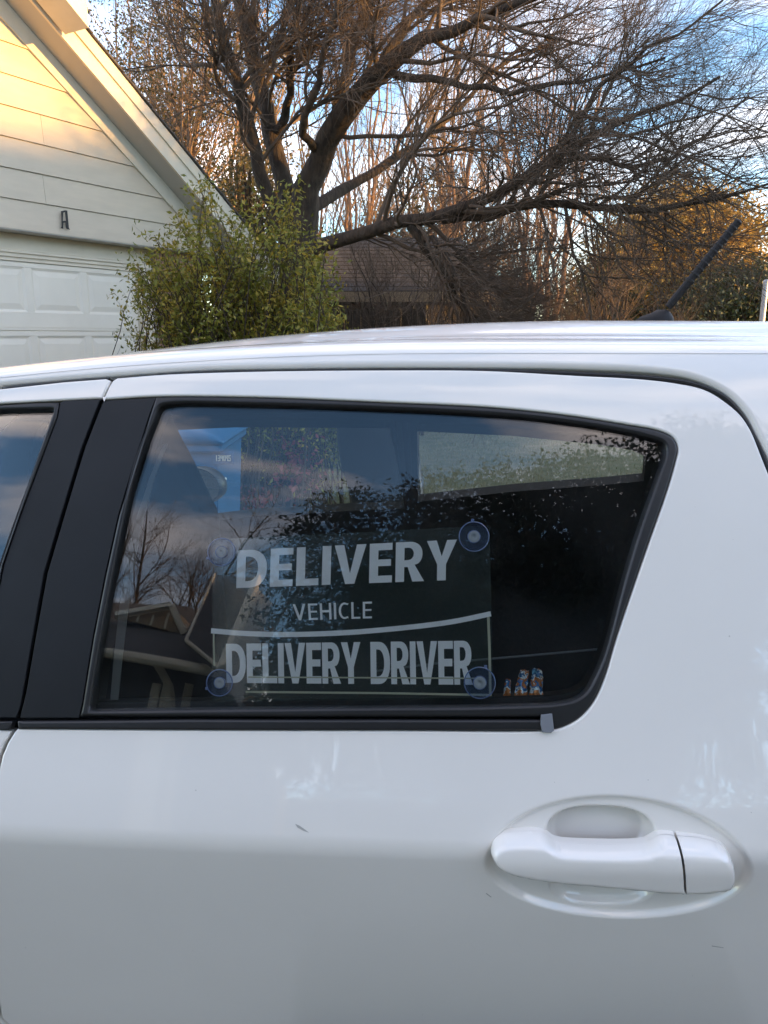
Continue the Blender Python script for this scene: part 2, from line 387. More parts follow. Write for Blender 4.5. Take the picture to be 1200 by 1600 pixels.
def leafmat(name, c1, c2, c3, rough=.55, tr=.25):
    m = bpy.data.materials.new(name); m.use_nodes = True; t = m.node_tree; b = t.nodes['Principled BSDF']; l = t.links.new
    g = N(t, 'ShaderNodeNewGeometry'); r = N(t, 'ShaderNodeValToRGB'); e = r.color_ramp
    tcl = N(t, 'ShaderNodeTexCoord'); nz = N(t, 'ShaderNodeTexNoise'); nz.inputs['Scale'].default_value = 3.2; nz.inputs['Detail'].default_value = 3; l(tcl.outputs['Object'], nz.inputs['Vector'])
    m1 = N(t, 'ShaderNodeMapRange'); m1.inputs[1].default_value = .3; m1.inputs[2].default_value = .7; m1.inputs[4].default_value = .55; l(nz.outputs['Fac'], m1.inputs[0])
    m2 = N(t, 'ShaderNodeMath', operation='MULTIPLY_ADD'); m2.inputs[1].default_value = .45; l(g.outputs['Random Per Island'], m2.inputs[0]); l(m1.outputs[0], m2.inputs[2]); l(m2.outputs[0], r.inputs[0])
    e.elements[0].color = (*c1, 1); e.elements[1].color = (*c3, 1); q = e.elements.new(.55); q.color = (*c2, 1)
    l(r.outputs[0], b.inputs['Base Color']); b.inputs['Roughness'].default_value = rough
    tl = N(t, 'ShaderNodeBsdfTranslucent'); l(r.outputs[0], tl.inputs[0]); mx = N(t, 'ShaderNodeMixShader'); mx.inputs[0].default_value = tr
    l(b.outputs[0], mx.inputs[1]); l(tl.outputs[0], mx.inputs[2]); l(mx.outputs[0], t.nodes['Material Output'].inputs[0]); return m
M['leaf_bush'] = leafmat('olive_yellow_leaf', (.075, .105, .014), (.22, .215, .026), (.55, .36, .05), tr=.3)
M['leaf_olive'] = leafmat('olive_brown_leaf', (.05, .06, .02), (.12, .10, .035), (.22, .13, .05))
M['leaf_yellow'] = leafmat('golden_leaf', (.22, .15, .03), (.42, .26, .05), (.60, .36, .08), tr=.35)
M['leaf_ever'] = leafmat('dark_evergreen_leaf', (.018, .032, .012), (.035, .055, .02), (.07, .085, .03))
M['leaf_holly'] = leafmat('glossy_holly_leaf', (.008, .015, .006), (.015, .025, .010), (.035, .045, .016), rough=.6, tr=.05)
M['leaf_red'] = leafmat('red_berry_leaf', (.16, .03, .035), (.25, .05, .06), (.30, .12, .08))
M['grass'] = mat('dormant_grass', (.20, .19, .12), .95, col2=(.11, .13, .06), vscale=5, bump=.03, bscale=70, detail=8)
M['blade'] = leafmat('dry_grass_blade', (.14, .15, .06), (.26, .24, .14), (.40, .37, .25))
M['concrete'] = mat('driveway_concrete', (.16, .152, .142), .9, var=.12, vscale=3, bump=.003, bscale=90)
M['bin'] = mat('blue_bin_plastic', (.004, .10, .24), .5, var=.12, vscale=3)
M['binwhite'] = mat('white_stencil', (.7, .72, .7), .6)
M['wallA'] = mat('tan_house_wall', (.30, .23, .17), .85, var=.1, vscale=2)
M['wallB'] = mat('cream_house_wall', (.55, .50, .42), .85, var=.1, vscale=2)
M['wallD'] = mat('dark_green_siding', (.05, .06, .06), .8)
M['winglass'] = mat('dark_window_pane', (.02, .025, .03), .05, coat=1)
M['post'] = mat('galvanised_post', (.45, .46, .48), .4, .6)
M['fascia_b'] = mat('tan_fascia', (.36, .26, .15), .7)
def foil():
    m = bpy.data.materials.new('crinkled_foil_print'); m.use_nodes = True; t = m.node_tree; b = t.nodes['Principled BSDF']; l = t.links.new
    tc_ = N(t, 'ShaderNodeTexCoord'); n = N(t, 'ShaderNodeTexNoise'); n.inputs['Scale'].default_value = 130; n.inputs['Detail'].default_value = 3; l(tc_.outputs['Object'], n.inputs['Vector'])
    sx = N(t, 'ShaderNodeSeparateXYZ'); l(tc_.outputs['Object'], sx.inputs[0]); ma = N(t, 'ShaderNodeMath', operation='MULTIPLY_ADD'); ma.inputs[1].default_value = 16; l(sx.outputs[2], ma.inputs[0])
    mb_ = N(t, 'ShaderNodeMath', operation='MULTIPLY_ADD'); mb_.inputs[1].default_value = .9; mb_.inputs[2].default_value = -.40; l(n.outputs['Fac'], mb_.inputs[0]); l(mb_.outputs[0], ma.inputs[2])
    r = N(t, 'ShaderNodeValToRGB'); e = r.color_ramp; e.interpolation = 'CONSTANT'
    e.elements[0].color = (.20, .35, .42, 1); e.elements[1].position = .80; e.elements[1].color = (.10, .30, .42, 1)
    for p, c in ((.06, (.40, .13, .03)), (.24, (.55, .20, .05)), (.34, (.62, .70, .70)), (.42, (.03, .16, .38)), (.52, (.45, .16, .05)), (.64, (.55, .62, .62)), (.70, (.03, .12, .26))): q = e.elements.new(p); q.color = (*c, 1)
    l(ma.outputs[0], r.inputs[0]); l(r.outputs[0], b.inputs['Base Color']); b.inputs['Metallic'].default_value = .3; b.inputs['Roughness'].default_value = .28
    return m
M['foil'] = foil()

# ---------------------------------------------------------------- ground
def sheet(name, pts, z, m, kind='structure'):
    o = mesh_obj(name, [(x, y, z) for x, y in pts], [tuple(range(len(pts)))], m); o['kind'] = kind; return o
sheet('ground', [(-320, -320), (320, -320), (320, 320), (-320, 320)], -.004, M['grass'])
# garage wall frame
GA = atz(211, 425, 2.13); GB = atz(0, 406, 2.13); GD = (GA-GB)/np.linalg.norm(GA-GB); GN = np.array([GD[1], -GD[0], 0])
GZ = np.array([0, 0, 1.])
def W(s, z, off=0): return np.array([GB[0], GB[1], 0])+GD*s+GN*off+GZ*z
g0, g1 = W(-5, 0, 0), W(2.0, 0, 0)
sheet('driveway', [(g0[0], g0[1]), tuple((g0+GN*9)[:2]), (-3, -16), (3.5, -16), (3.2, 2.6), (1.2, 4.4), tuple(g1[:2])], .0, M['concrete'])

# ---------------------------------------------------------------- CAR
car = thing('parked_car', 'white hatchback with black pillar trim filling the foreground, short antenna on its roof', 'car', tuple(c2w(np.array([0., 1.2, 0.]))))
seam_px = [(183, 590), (260, 584), (400, 579.5), (600, 577.5), (760, 578.5), (900, 586), (994, 591), (1056, 598), (1103, 609), (1137, 630), (1159, 650), (1175, 675), (1190, 712), (1200, 737)]; seam_px = crs(seam_px)
door_left_px = [(39, 1085), (55, 993), (72, 897), (103, 792), (131, 700), (160, 626)]
rear_tail = [(.385, 1.22), (.405, 1.10), (.41, .95), (.415, .80), (.415, .62)]
rear_tail2 = [(.405, .50), (.39, .40), (.38, .28)]
lowleft = [(-.575, .28), (-.592, .50)]
low_px = [(2, 1590), (-14, 1480), (-20, 1350), (-12, 1250), (3, 1181), (12, 1160), (22, 1144)]
blk_out_px = [(27, 1138.5), (300, 1140.5), (600, 1141), (858, 1141), (883, 1135), (908, 1120), (929, 1095), (946, 1057), (962, 1003), (987, 928), (1017, 841), (1042, 770), (1056, 722), (1060, 700), (1053, 684), (1033, 673), (975, 662), (892, 649), (767, 636), (600, 628), (400, 620), (243, 619), (160, 624)]; blk_out_px = crs(blk_out_px)
HC = hit(960, 1345)
# ellipse of the handle dish in (x, z)
e_r = np.array(hit(1171, 1362)); e_l = np.array(hit(750, 1337)); e_t = np.array(hit(935, 1250)); e_b = np.array(hit(1000, 1441))
ec = (e_r+e_l)/2; ea = (e_r-e_l)/2; A_ = np.linalg.norm(ea); ex = ea/A_; ez = np.array([-ex[1], ex[0]]); B_ = abs((e_t-e_b)@ez)/2
ec = (e_t+e_b)/2*.5+ec*.5
def ss(t): t = np.clip(t, 0, 1); return t*t*(3-2*t)
sc1 = np.array(hit(940, 1316)); sc1a = abs(hit(1022, 1316)[0]-sc1[0]); sc1b = abs(hit(940, 1268)[1]-sc1[1])
sc2 = np.array(hit(946, 1383)); sc2a = abs(hit(1030, 1383)[0]-sc2[0]); sc2b = abs(hit(946, 1420)[1]-sc2[1])
def dish(x, z):
    u = (x-ec[0])*ex[0]+(z-ec[1])*ex[1]; v = (x-ec[0])*ez[0]+(z-ec[1])*ez[1]
    r = np.sqrt((u/A_)**2+(v/B_)**2); d = (1-r)*B_
    o = .0072*ss(d/.0048)
    def scoop(c, a, b, dp):
        uu = (x-c[0]); vv = (z-c[1]); q = (np.abs(uu)/a)**2.6+(np.abs(vv)/b)**2.6
        return dp*ss((1-q)/.5)
    return o+scoop(sc1, sc1a*1.10, sc1b*1.06, .024)+scoop(sc2, sc2a*1.04, sc2b*1.05, .011)
rear_outline = hits(door_left_px[-1:])+hits([(170, 604), (176, 594)])+hits(seam_px)+rear_tail+rear_tail2+lowleft+hits(low_px)+hits(blk_out_px)
near_door = skin('rear_door', M['paint'], car, rear_outline, g=.014, roll=.0028, flange=.02, disp=dish,
                 fine=((ec[0]-A_-.006, ec[1]-B_-.008, ec[0]+A_+.006, ec[1]+B_+.008), .0018))
# handle
def dome(name, mt, parent, px, off0, H, r, g=.003, topband=None, seam=None):
    lp = resample(ccw(hits(px, -.011)), .002)
    lo, hi_ = lp.min(0), lp.max(0); X, Z = np.meshgrid(np.arange(lo[0], hi_[0], g), np.arange(lo[1], hi_[1], g)); G = np.stack([X.ravel(), Z.ravel()], 1)
    G = G[inside(G, lp) & (dist(G, lp) > .0012)]
    sa, sb = [np.array(hit(*q, -.011)) for q in seam]; ab = sb-sa; tt = ((lp-sa)@ab)/(ab@ab); ds = np.abs((lp-sa)@np.array([-ab[1], ab[0]]))/np.linalg.norm(ab)
    on = (ds < .0012) & (tt > .02) & (tt < .98); j0 = int(np.where(on & ~np.roll(on, -1))[0][0])+1; lo_ = np.roll(lp, -j0, 0); lo_ = lo_[~np.roll(on, -j0)]
    n = lnorm(lp)
    ins = [lp-n*q for q in (.0006,)]
    G = np.concatenate([G, ins[0]])
    P, T = fill(lp, [], G)
    def h(x, z):
        p = np.stack([np.ravel(x), np.ravel(z)], 1); d = dist(p, lo_, False); q = np.clip(d/r, 0, 1)
        hh = H*np.sqrt(np.maximum(1-(1-q)**2, 0))
        if topband is not None: hh = hh-topband(p)
        return hh.reshape(np.shape(x))
    hv = h(P[:, 0], P[:, 1]); f = lambda x, z: S(x, z)+off0-h(x, z)
    V = np.stack([P[:, 0], S(P[:, 0], P[:, 1])+off0-hv, P[:, 1]], 1)
    m = len(lp); k = len(V); V2 = np.stack([lp[:, 0], S(lp[:, 0], lp[:, 1])+off0+.010, lp[:, 1]], 1); V1 = np.stack([lp[:, 0], S(lp[:, 0], lp[:, 1])+off0, lp[:, 1]], 1)
    V = np.concatenate([V, V1, V2]); F = [tuple(t) for t in T]
    F += [(k+i, k+m+i, k+m+(i+1) % m, k+(i+1) % m) for i in range(m)]
    # straps
    return part(name, c2w(V), F, mt, parent, smooth_=True)
grip_px = smooth([(767, 1337), (771, 1321), (790, 1310), (842, 1307), (856, 1314), (868, 1325), (900, 1328.5), (1006, 1330), (1024, 1320), (1036, 1312), (1058, 1315)], 2)+[(1066, 1394)]+smooth([(1033, 1392), (950, 1384), (867, 1377), (804, 1367), (775, 1354), (767, 1337)], 2)
cap_px = [(1062, 1315.5)]+smooth([(1090, 1318), (1117, 1323), (1137, 1333), (1148, 1350), (1150, 1370), (1146, 1384), (1133, 1391), (1100, 1394)], 2)+[(1070, 1394.5)]
_hz = hit(960, 1338)[1]
def band(p):  # top face of the grip leans back
    h1, h2 = hit(820, 1324, -.017), hit(1100, 1340, -.017); zt = h1[1]+(p[:, 0]-h1[0])*((h2[1]-h1[1])/(h2[0]-h1[0]))
    return np.clip(p[:, 1]-zt, 0, .02)*.8
dome('door_handle', M['paint2'], near_door, grip_px, .000, .020, .0058, topband=band, seam=((1058.5, 1315), (1066, 1394)))
dome('handle_cap', M['paint2'], near_door, cap_px, .0006, .0197, .0058, topband=band, seam=((1062, 1315.5), (1070, 1394.5)))
# black parts of the rear door
glass_px = [(140, 1110), (300, 1108), (600, 1105), (779, 1103), (892, 1095), (915, 1082), (930, 1058), (946, 1020), (975, 912), (1000, 828), (1029, 745), (1041, 707), (1037, 692), (1017, 684), (975, 674), (850, 655), (725, 645), (600, 639), (400, 632), (256, 632), (248, 637), (240, 657), (217, 716), (196, 799), (175, 903), (158, 995), (147, 1060), (140, 1110)]; glass_px = crs(glass_px)[:-1]
trim_px = [(161, 626), (243, 621), (232, 650), (208, 727), (184, 805), (163, 900), (144, 997), (127, 1102), (122.5, 1123), (30, 1123), (33, 1110), (39.5, 1085), (55.5, 993), (73, 897), (104, 792), (132, 700)]
skin('pillar_trim', M['blacktrim'], near_door, hits(trim_px), off=.0015, g=.03, roll=.001, flange=.006)
seal_px = [(124, 1120)]+[(300, 1120.5), (600, 1121), (852, 1121), (856, 1139.5)]+[q for q in blk_out_px[20:] if q[0] > 246 and not (q[0] < 860 and q[1] > 1120)]+[(243, 619.5), (233, 650), (209, 727), (185, 805), (164, 900), (145, 997), (128, 1102)]
skin('window_seal', M['rubber'], near_door, hits(seal_px), [hits(glass_px)], off=-.0005, g=.02, roll=.004, flange=.014, ls=.006)
lip_px = [(150, 1098), (600, 1094), (780, 1092), (893, 1085)]
ws_px = [(29, 1124.5), (300, 1122), (600, 1122.5), (854, 1122.5), (857, 1139.5), (600, 1139.5), (300, 1139), (30, 1137.5)]
skin('weather_strip', M['rubber'], near_door, hits(ws_px), off=-.0035, g=.02, roll=.003, flange=.012, ls=.006)
tp = [(845, 1113), (862, 1111), (865, 1137), (860, 1141), (847, 1140), (844, 1128)]
skin('grey_tape', M['tape'], near_door, hits(tp), off=-.0065, g=.004, roll=.0008, flange=.003, ls=.002)
def pane(name, mt, parent, loop, off, th=.0035, g=.02, mirror=False):
    lp = resample(ccw(loop), .02); lo, hi_ = lp.min(0), lp.max(0)
    X, Z = np.meshgrid(np.arange(lo[0], hi_[0], g), np.arange(lo[1], hi_[1], g)); X[::2] += g/2; G = np.stack([X.ravel(), Z.ravel()], 1); G = G[inside(G, lp) & (dist(G, lp) > .006)]
    P, T = fill(lp, [], G); n = nrm(P[:, 0], P[:, 1])
    a = surf(P[:, 0], P[:, 1], off); b = surf(P[:, 0], P[:, 1], off+th); k = len(P)
    F = [tuple(t) for t in T]+[tuple(t[::-1]+k) for t in T]
    ii = []
    for q in lp: ii.append(int(np.argmin(((P-q)**2).sum(1))))
    F += [(ii[i-1], ii[i], k+ii[i], k+ii[i-1])[::-1] for i in range(len(ii)) if ii[i] != ii[i-1]]
    V = np.concatenate([a, b]); NN = np.concatenate([n, -n])
    if mirror: V[:, 1] = CW-V[:, 1]; NN[:, 1] *= -1; F = [f[::-1] for f in F]
    return part(name, c2w(V), F, mt, parent, normals=n2w(NN))
def grow2(px, c=(600, 870), k=1.015): return [(c[0]+(x-c[0])*k, c[1]+(y-c[1])*k) for x, y in px]
pane('window_glass', M['glass'], near_door, hits(grow2(glass_px, k=1.012)), .009)
# front door
fd_top = [(160, 622), (168, 604), (172, 594), (165, 591), (100, 596), (0, 607), (-60, 614)]
fd_white = hits(fd_top)+[(-.80, 1.385), (-1.02, 1.325), (-1.35, 1.13), (-1.44, 1.03), (-1.46, .85), (-1.40, .60), (-1.32, .28), (-.582, .28), (-.598, .50)]+hits([(-4, 1590), (-20, 1480), (-26, 1350), (-18, 1250), (-3, 1181), (6, 1160), (16, 1143)])+hits([(0, 1139)])+[(-.8, 1.018), (-1.2, 1.0), (-1.37, 1.0), (-1.33, 1.06), (-1.15, 1.20), (-.98, 1.315), (-.80, 1.365)]+hits([(-60, 638), (0, 630), (100, 625)])
front_door = skin('front_door', M['paint'], car, fd_white, g=.03, roll=.0028, flange=.02)
fg = hits([(83, 643), (70, 678), (44, 752), (17, 831), (0, 880), (-30, 1000), (-45, 1105)])+[(-.85, 1.045), (-1.28, 1.03), (-1.10, 1.19), (-.97, 1.29), (-.80, 1.350)]+hits([(-60, 645), (0, 640), (83, 638)])
fs = hits([(92, 630), (87, 652), (52, 744), (22, 822), (0, 884), (-22, 1000), (-34, 1122), (0, 1122.5)])
fso = hits([(92, 628), (88, 652), (53, 744), (24, 822), (3, 884), (-18, 1000), (-30, 1123)])+[(-.85, 1.034), (-1.34, 1.016), (-1.14, 1.20), (-.98, 1.308), (-.80, 1.362)]+hits([(-60, 638), (0, 632), (60, 628)])
skin('window_seal', M['rubber'], front_door, fso, [fg], off=-.0005, g=.03, roll=.0035, flange=.014)
pt = [(160, 623.5), (100, 626), (93, 629), (89, 652), (54.5, 744), (25, 822), (4.5, 884), (-16, 1000), (-28, 1122.5), (24, 1122.5), (30, 1106), (34, 1085), (50, 993), (67, 897), (98, 792), (126, 700), (155, 626)]
skin('pillar_trim', M['blacktrim'], front_door, hits(pt), off=.0015, g=.03, roll=.001, flange=.006)
wsf = [(21, 1124.5), (-10, 1124), (-44, 1124)]
skin('weather_strip', M['rubber'], front_door, hits([(21, 1125), (-20, 1125)])+[(-.85, 1.031), (-1.34, 1.012), (-1.34, 1.0), (-.85, 1.019)]+hits([(-20, 1139), (16, 1139)]), off=-.0035, g=.03, roll=.002, flange=.01)
def widen(l, d):
    q = resample(ccw(l), .02); return [tuple(p) for p in q+lnorm(q)*d]
def fatten(l, k): 
    c = np.mean(np.array(l), 0); return [tuple(c+(np.array(p)-c)*k) for p in l]
pane('window_glass', M['glass'], front_door, fatten(fg, 1.02), .009)
fh = [(-.72, .895), (-.70, .91), (-.62, .912), (-.60, .9), (-.60, .885), (-.63, .876), (-.70, .876)]
# front door handle off to the left: same kind of grip on a dish
def lathe_box(): pass
hm = MB()
hm.tube([c2w(surf(np.array([x]), np.array([.893]), o))[0] for x, o in ((-.83, .002), (-.82, -.016), (-.76, -.022), (-.68, -.022), (-.63, -.016), (-.62, .002))], .011, 10)
hm.build('door_handle', M['paint2'], front_door, smooth_=True)

# body side with the door opening and wheel arches
def zr(x): x = np.asarray(x, float); return 1.449-drop(x)
body_edge_px = [(166, 586), (300, 577), (450, 573.5), (600, 572), (760, 572.5), (900, 574.5), (1025, 581), (1087, 592), (1134, 614), (1166, 647), (1181, 675), (1200, 712)]; body_edge_px = crs(body_edge_px)
open_hole = hits([(0, 600), (100, 591)])+hits(body_edge_px)+[(.392, 1.22), (.414, 1.10), (.418, .95), (.423, .80), (.423, .62), (.413, .50), (.398, .40), (.388, .272), (-1.328, .272), (-1.408, .60), (-1.468, .85), (-1.448, 1.035), (-1.357, 1.138), (-1.024, 1.334), (-.80, 1.393)]+hits([(-60, 608)])
AX = (.80, -1.71)
def arch(cx, r=.335, zc=.29, n=14):
    a0 = math.asin((.22-zc)/r) if abs((.22-zc)/r) < 1 else 0
    return [(cx-r*math.cos(a), zc+r*math.sin(a)) for a in np.linspace(a0, math.pi-a0, n)]
xs = np.linspace(-1.0, 1.10, 34)
body_loop = [(x, float(zr(x))+.0078) for x in xs]+[(1.17, 1.36), (1.27, 1.12), (1.33, .92), (1.35, .60), (1.34, .40), (1.30, .22)]+arch(AX[0])[::-1]+[(-.5, .22)]+arch(AX[1])[::-1]+[(-2.28, .22), (-2.36, .40), (-2.38, .62), (-2.32, .76), (-2.0, .90), (-1.72, .99), (-1.40, 1.185)]
skin('body_side', M['paint'], car, body_loop, [open_hole], g=.03, roll=.0075, flange=.03, ls=.012)
def seam_tube(name, px, r, off, parent, mt):
    P = []
    for q in px: X_, Z_ = hit(*q); P.append(c2w(surf(np.array([X_]), np.array([Z_]), off))[0])
    V, F = tube_vf(P, r, 8); return part(name, V, F, mt, parent, smooth_=True)
seam_tube('door_seal', crs([(172, 590), (300, 580.0), (450, 577), (600, 575.7), (760, 576), (900, 581), (1025, 588), (1087, 597.5), (1134, 618), (1164, 650), (1180, 678), (1200, 722), (1212, 760)]), .0026, .0055, near_door, M['rubber'])
seam_tube('door_seal', crs([(0, 603.5), (60, 597.5), (120, 591.8), (168, 588.5)]), .0022, .0055, front_door, M['rubber'])
M['scratch'] = mat('scraped_paint', (.38, .37, .34), .7)
for q in ([(461, 1287), (468, 1290), (478, 1297), (483, 1301), (474, 1298), (465, 1293)], [(1112, 1477), (1130, 1480), (1131, 1481), (1112, 1478.5)], [(1012, 1218), (1013.2, 1218), (1013.2, 1219.2), (1012, 1219.2)], [(760, 1395), (768, 1401), (767, 1402), (759, 1396)]):
    lp = ccw(hits(q)); lp = lp if ccw(lp) == lp else lp[::-1]; fq = part('scratch_mark', [c2w(surf(np.array([x]), np.array([z]), -.0003))[0] for x, z in lp], [tuple(range(len(lp)))], M['scratch'], near_door)
far_f = [(-1.20, 1.00)]
def hit_far(x, y, inn=.05):
    d = ray(x, y); dc = np.array([d@CX, d@CY, d[2]]); dc /= np.linalg.norm(dc); o = np.array([0, 0, 1.47]); a, b = 1.2, 5.
    for _ in range(40):
        m = (a+b)/2; p = o+dc*m
        if p[1] < CW-S(p[0], min(max(p[2], .2), 1.58))-inn: a = m
        else: b = m
    return (o+dc*a)[0], (o+dc*a)[2]
fw1 = [hit_far(*p) for p in [(150, 672), (260, 660), (375, 655), (560, 656), (612, 657), (622, 700), (636, 782), (545, 785), (400, 793), (330, 802), (200, 815)]]
fw2 = [hit_far(*p) for p in [(655, 661), (800, 668), (930, 681), (985, 690), (1006, 700), (1003, 738), (940, 744), (800, 755), (656, 771)]]
print('far windows', [tuple(round(float(v), 2) for v in p) for p in fw1+fw2])
skin('far_body_side', M['paint'], car, body_loop, [widen(fw1, .032), widen(fw2, .032)], g=.04, roll=.004, flange=.02, mirror=True, ls=.015)
skin('far_inner_trim', M['door_card'], car, [(-1.0, .3), (1.1, .3), (1.15, 1.33), (1.0, 1.38), (-.9, 1.32), (-1.25, 1.1)], [fw1, fw2], off=.05, g=.05, roll=.004, flange=.03, mirror=True, ls=.015)
pane('far_window_glass', M['glass2'], car, widen(fw1, .030), .012, mirror=True)
pane('far_window_glass', M['glass'], car, widen(fw2, .030), .012, mirror=True)
skin('door_inner_shell', M['dark'], car, [(-1.42, .30), (.33, .30), (.40, .8), (.40, 1.2), (.33, 1.36), (.2, 1.425), (-.2, 1.44), (-.7, 1.41), (-1.02, 1.31), (-1.35, 1.12), (-1.42, 1.0)],
     [fatten(hits(glass_px), 1.03), fatten(fg, 1.03)], off=.035, g=.05, roll=.003, flange=.03)
skin('pillar_inner', M['dark'], car, hits([(100, 640), (200, 640), (130, 1110), (-30, 1110)]), off=.030, g=.05, roll=.003, flange=.01)

# roof
def zc_(x): return 1.492-np.where(x < .2, .09*(x-.2)**2, .03*(x-.2)**2)-np.where(x > .9, .35*(x-.9)**2, 0)
def roof_pt(x, t):
    """t 0..1 near rail -> crown"""
    z0 = float(zr(x)); y0 = float(S(x, z0)); e = 1e-3; sl = float((S(x, z0+e)-S(x, z0-e))/(2*e)); zc = float(zc_(np.array(x)))
    y1 = y0+.15; z1 = z0+(zc-z0)*.62; T0 = np.array([sl, 1.]); T0 /= np.linalg.norm(T0)
    T1 = np.array([1, (zc-z1)/(CW/2-y1)*2.0]); 
    if t < .4:
        u = t/.4; L0 = .13
        h = (2*u**3-3*u**2+1, u**3-2*u**2+u, -2*u**3+3*u**2, u**3-u**2)
        y = h[0]*y0+h[1]*T0[0]*L0+h[2]*y1+h[3]*T1[0]*L0*1.1; z = h[0]*z0+h[1]*T0[1]*L0*.8+h[2]*z1+h[3]*T1[1]*L0*1.1
    else:
        u = (t-.4)/.6; y = y1+(CW/2-y1)*u; z = zc-(zc-z1)*(1-u)**2
    dd = y-y0-.105; z -= .0022*math.exp(-(dd/.008)**2)
    return np.array([x, y-.0004, z+.0004])
ts = np.concatenate([np.linspace(0, .4, 46), np.linspace(.4, 1, 22)[1:]])
rx = np.linspace(-1.0, 1.10, 60)
R = np.array([[roof_pt(x, t) for t in ts]+[np.array([1, -1, 1])*roof_pt(x, t)+np.array([0, CW, 0]) for t in ts[:-1][::-1]] for x in rx])
nx, ny = R.shape[:2]
gx = np.gradient(R, axis=0); gy = np.gradient(R, axis=1); rn = np.cross(gx, gy); rn /= np.linalg.norm(rn, axis=2, keepdims=True)
s0 = nrm(rx, zr(rx)); rn[:, 0] = s0; rn[:, -1] = s0*np.array([1, -1, 1])
F = [(i*ny+j, (i+1)*ny+j, (i+1)*ny+j+1, i*ny+j+1) for i in range(nx-1) for j in range(ny-1)]
roof = part('roof', c2w(R.reshape(-1, 3)), F, M['paint'], car, normals=n2w(rn.reshape(-1, 3)))
H = R.copy(); H[:, :, 2] -= .035; q = H[::3, ::3]; a, b = q.shape[:2]
part('headliner', c2w(q.reshape(-1, 3)), [(i*b+j, i*b+j+1, (i+1)*b+j+1, (i+1)*b+j) for i in range(a-1) for j in range(b-1)], M['headliner'], car, smooth_=True)
# windscreen, bonnet, hatch, bumpers: lofted strips between the two sides
def strip(name, prof, mt, crown=.03, n=11, lift=0):
    V = []
    for x, z in prof:
        y0 = float(S(x, z))+lift; y1 = CW-y0
        for j in range(n):
            u = j/(n-1); V.append((x+(crown*-1 if x < -.3 else crown)*(1-(2*u-1)**2)*1.2, y0+(y1-y0)*u, z+crown*.6*(1-(2*u-1)**2)))
    m = len(prof); return part(name, c2w(V), [(i*n+j, i*n+j+1, (i+1)*n+j+1, (i+1)*n+j) for i in range(m-1) for j in range(n-1)], mt, car, smooth_=True)
strip('windscreen', [(-1.0, float(zr(-1.0))+.01), (-1.2, 1.27), (-1.4, 1.17), (-1.70, .995)], M['glass2'])
strip('bonnet', [(-1.70, .992), (-1.85, .955), (-2.0, .905), (-2.15, .85), (-2.32, .76)], M['paint'])
strip('front_bumper', [(-2.32, .758), (-2.38, .62), (-2.36, .40), (-2.28, .22)], M['paint'])
strip('rear_window', [(1.10, float(zr(1.10))+.01), (1.17, 1.36), (1.27, 1.12)], M['glass'])
strip('tailgate', [(1.27, 1.118), (1.33, .92), (1.35, .60)], M['paint'])
strip('rear_bumper', [(1.35, .598), (1.34, .40), (1.30, .22)], M['paint'])
V = [c2w(np.array([x, y, .24])) for x in (-2.2, 1.25) for y in (.95, CW-.95)]
part('underbody', V, [(0, 1, 3, 2)], M['dark'], car)
for sx, nm, mt in ((1.22, 'tail_lamp', 'lampred'), (-2.2, 'headlight', 'lampclear')):
    for far in (0, 1):
        z0 = .93 if sx > 0 else .70
        skin(nm, M[mt], car, [(sx-.07, z0-.08), (sx+.07, z0-.10), (sx+.06, z0+.10), (sx-.03, z0+.12)], off=-.006, g=.03, roll=.004, flange=.01, mirror=bool(far))
for cx in AX:
    for far in (0, 1):
        y0 = float(S(cx, .35))+.02; y0 = CW-y0-.19 if far else y0
        c = np.array([cx, y0, .295]); m = MB(); n = 36
        prof = [(.19, .0), (.27, .0), (.293, .02), (.297, .05), (.297, .15), (.285, .185), (.19, .19)]
        V = [c2w(c+np.array([r*math.cos(a), d, r*math.sin(a)])) for r, d in prof for a in np.arange(n)*2*math.pi/n]; k = len(prof)
        wh = part('wheel', V, [(i*n+j, i*n+(j+1) % n, (i+1)*n+(j+1) % n, (i+1)*n+j) for i in range(k-1) for j in range(n)], M['tyre'], car, smooth_=True)
        m = MB(); ye = .19 if far else 0
        for q in range(7):
            a = q*2*math.pi/7; m.box(c2w(c+np.array([.10*math.cos(a), ye+(-.02 if far else .02), .10*math.sin(a)])), (.19, .02, .035), (c2w(np.array([math.cos(a), 0, math.sin(a)])), CY, c2w(np.array([-math.sin(a), 0, math.cos(a)]))))
        V = [c2w(c+np.array([r*math.cos(a), (ye-d if far else ye+d), r*math.sin(a)])) for r, d in ((.196, .0), (.178, .01), (.178, .06), (.0, .06)) for a in np.arange(n)*2*math.pi/n]
        m.add(V, [(i*n+j, i*n+(j+1) % n, (i+1)*n+(j+1) % n, (i+1)*n+j) for i in range(3) for j in range(n)]); m.build('rim', M['rim'], wh)
# cabin: seats, belt, trims, mirror
def cabin_slab(name, px, Y, th, mt, parent=car, k=2, lean=0, bev=.03):
    lp = smooth(px, k, True); P0 = [at(x, y, Y) for x, y in lp]; c = np.mean(P0, 0); rings = []
    for o, s in ((0, 1-bev*2.2), (.12, 1-bev*.6), (.35, 1), (.65, 1), (.88, 1-bev*.6), (1, 1-bev*2.2)):
        rings.append([c+(p-c)*s+np.array([0, th*o-(th*.25), 0]) for p in P0])
    n = len(lp); V = [p for r in rings for p in r]; F = [(i*n+j, i*n+(j+1) % n, (i+1)*n+(j+1) % n, (i+1)*n+j) for i in range(5) for j in range(n)]+[tuple(range(n))[::-1], tuple(5*n+j for j in range(n))]
    return part(name, V, F, mt, parent, smooth_=True)
fs1 = cabin_slab('front_seat', [(60, 640), (200, 612), (245, 640), (266, 688), (286, 722), (318, 790), (331, 815), (334, 870), (345, 1000), (350, 1150), (40, 1150), (40, 760)], 1.16, .10, M['seatfab'])
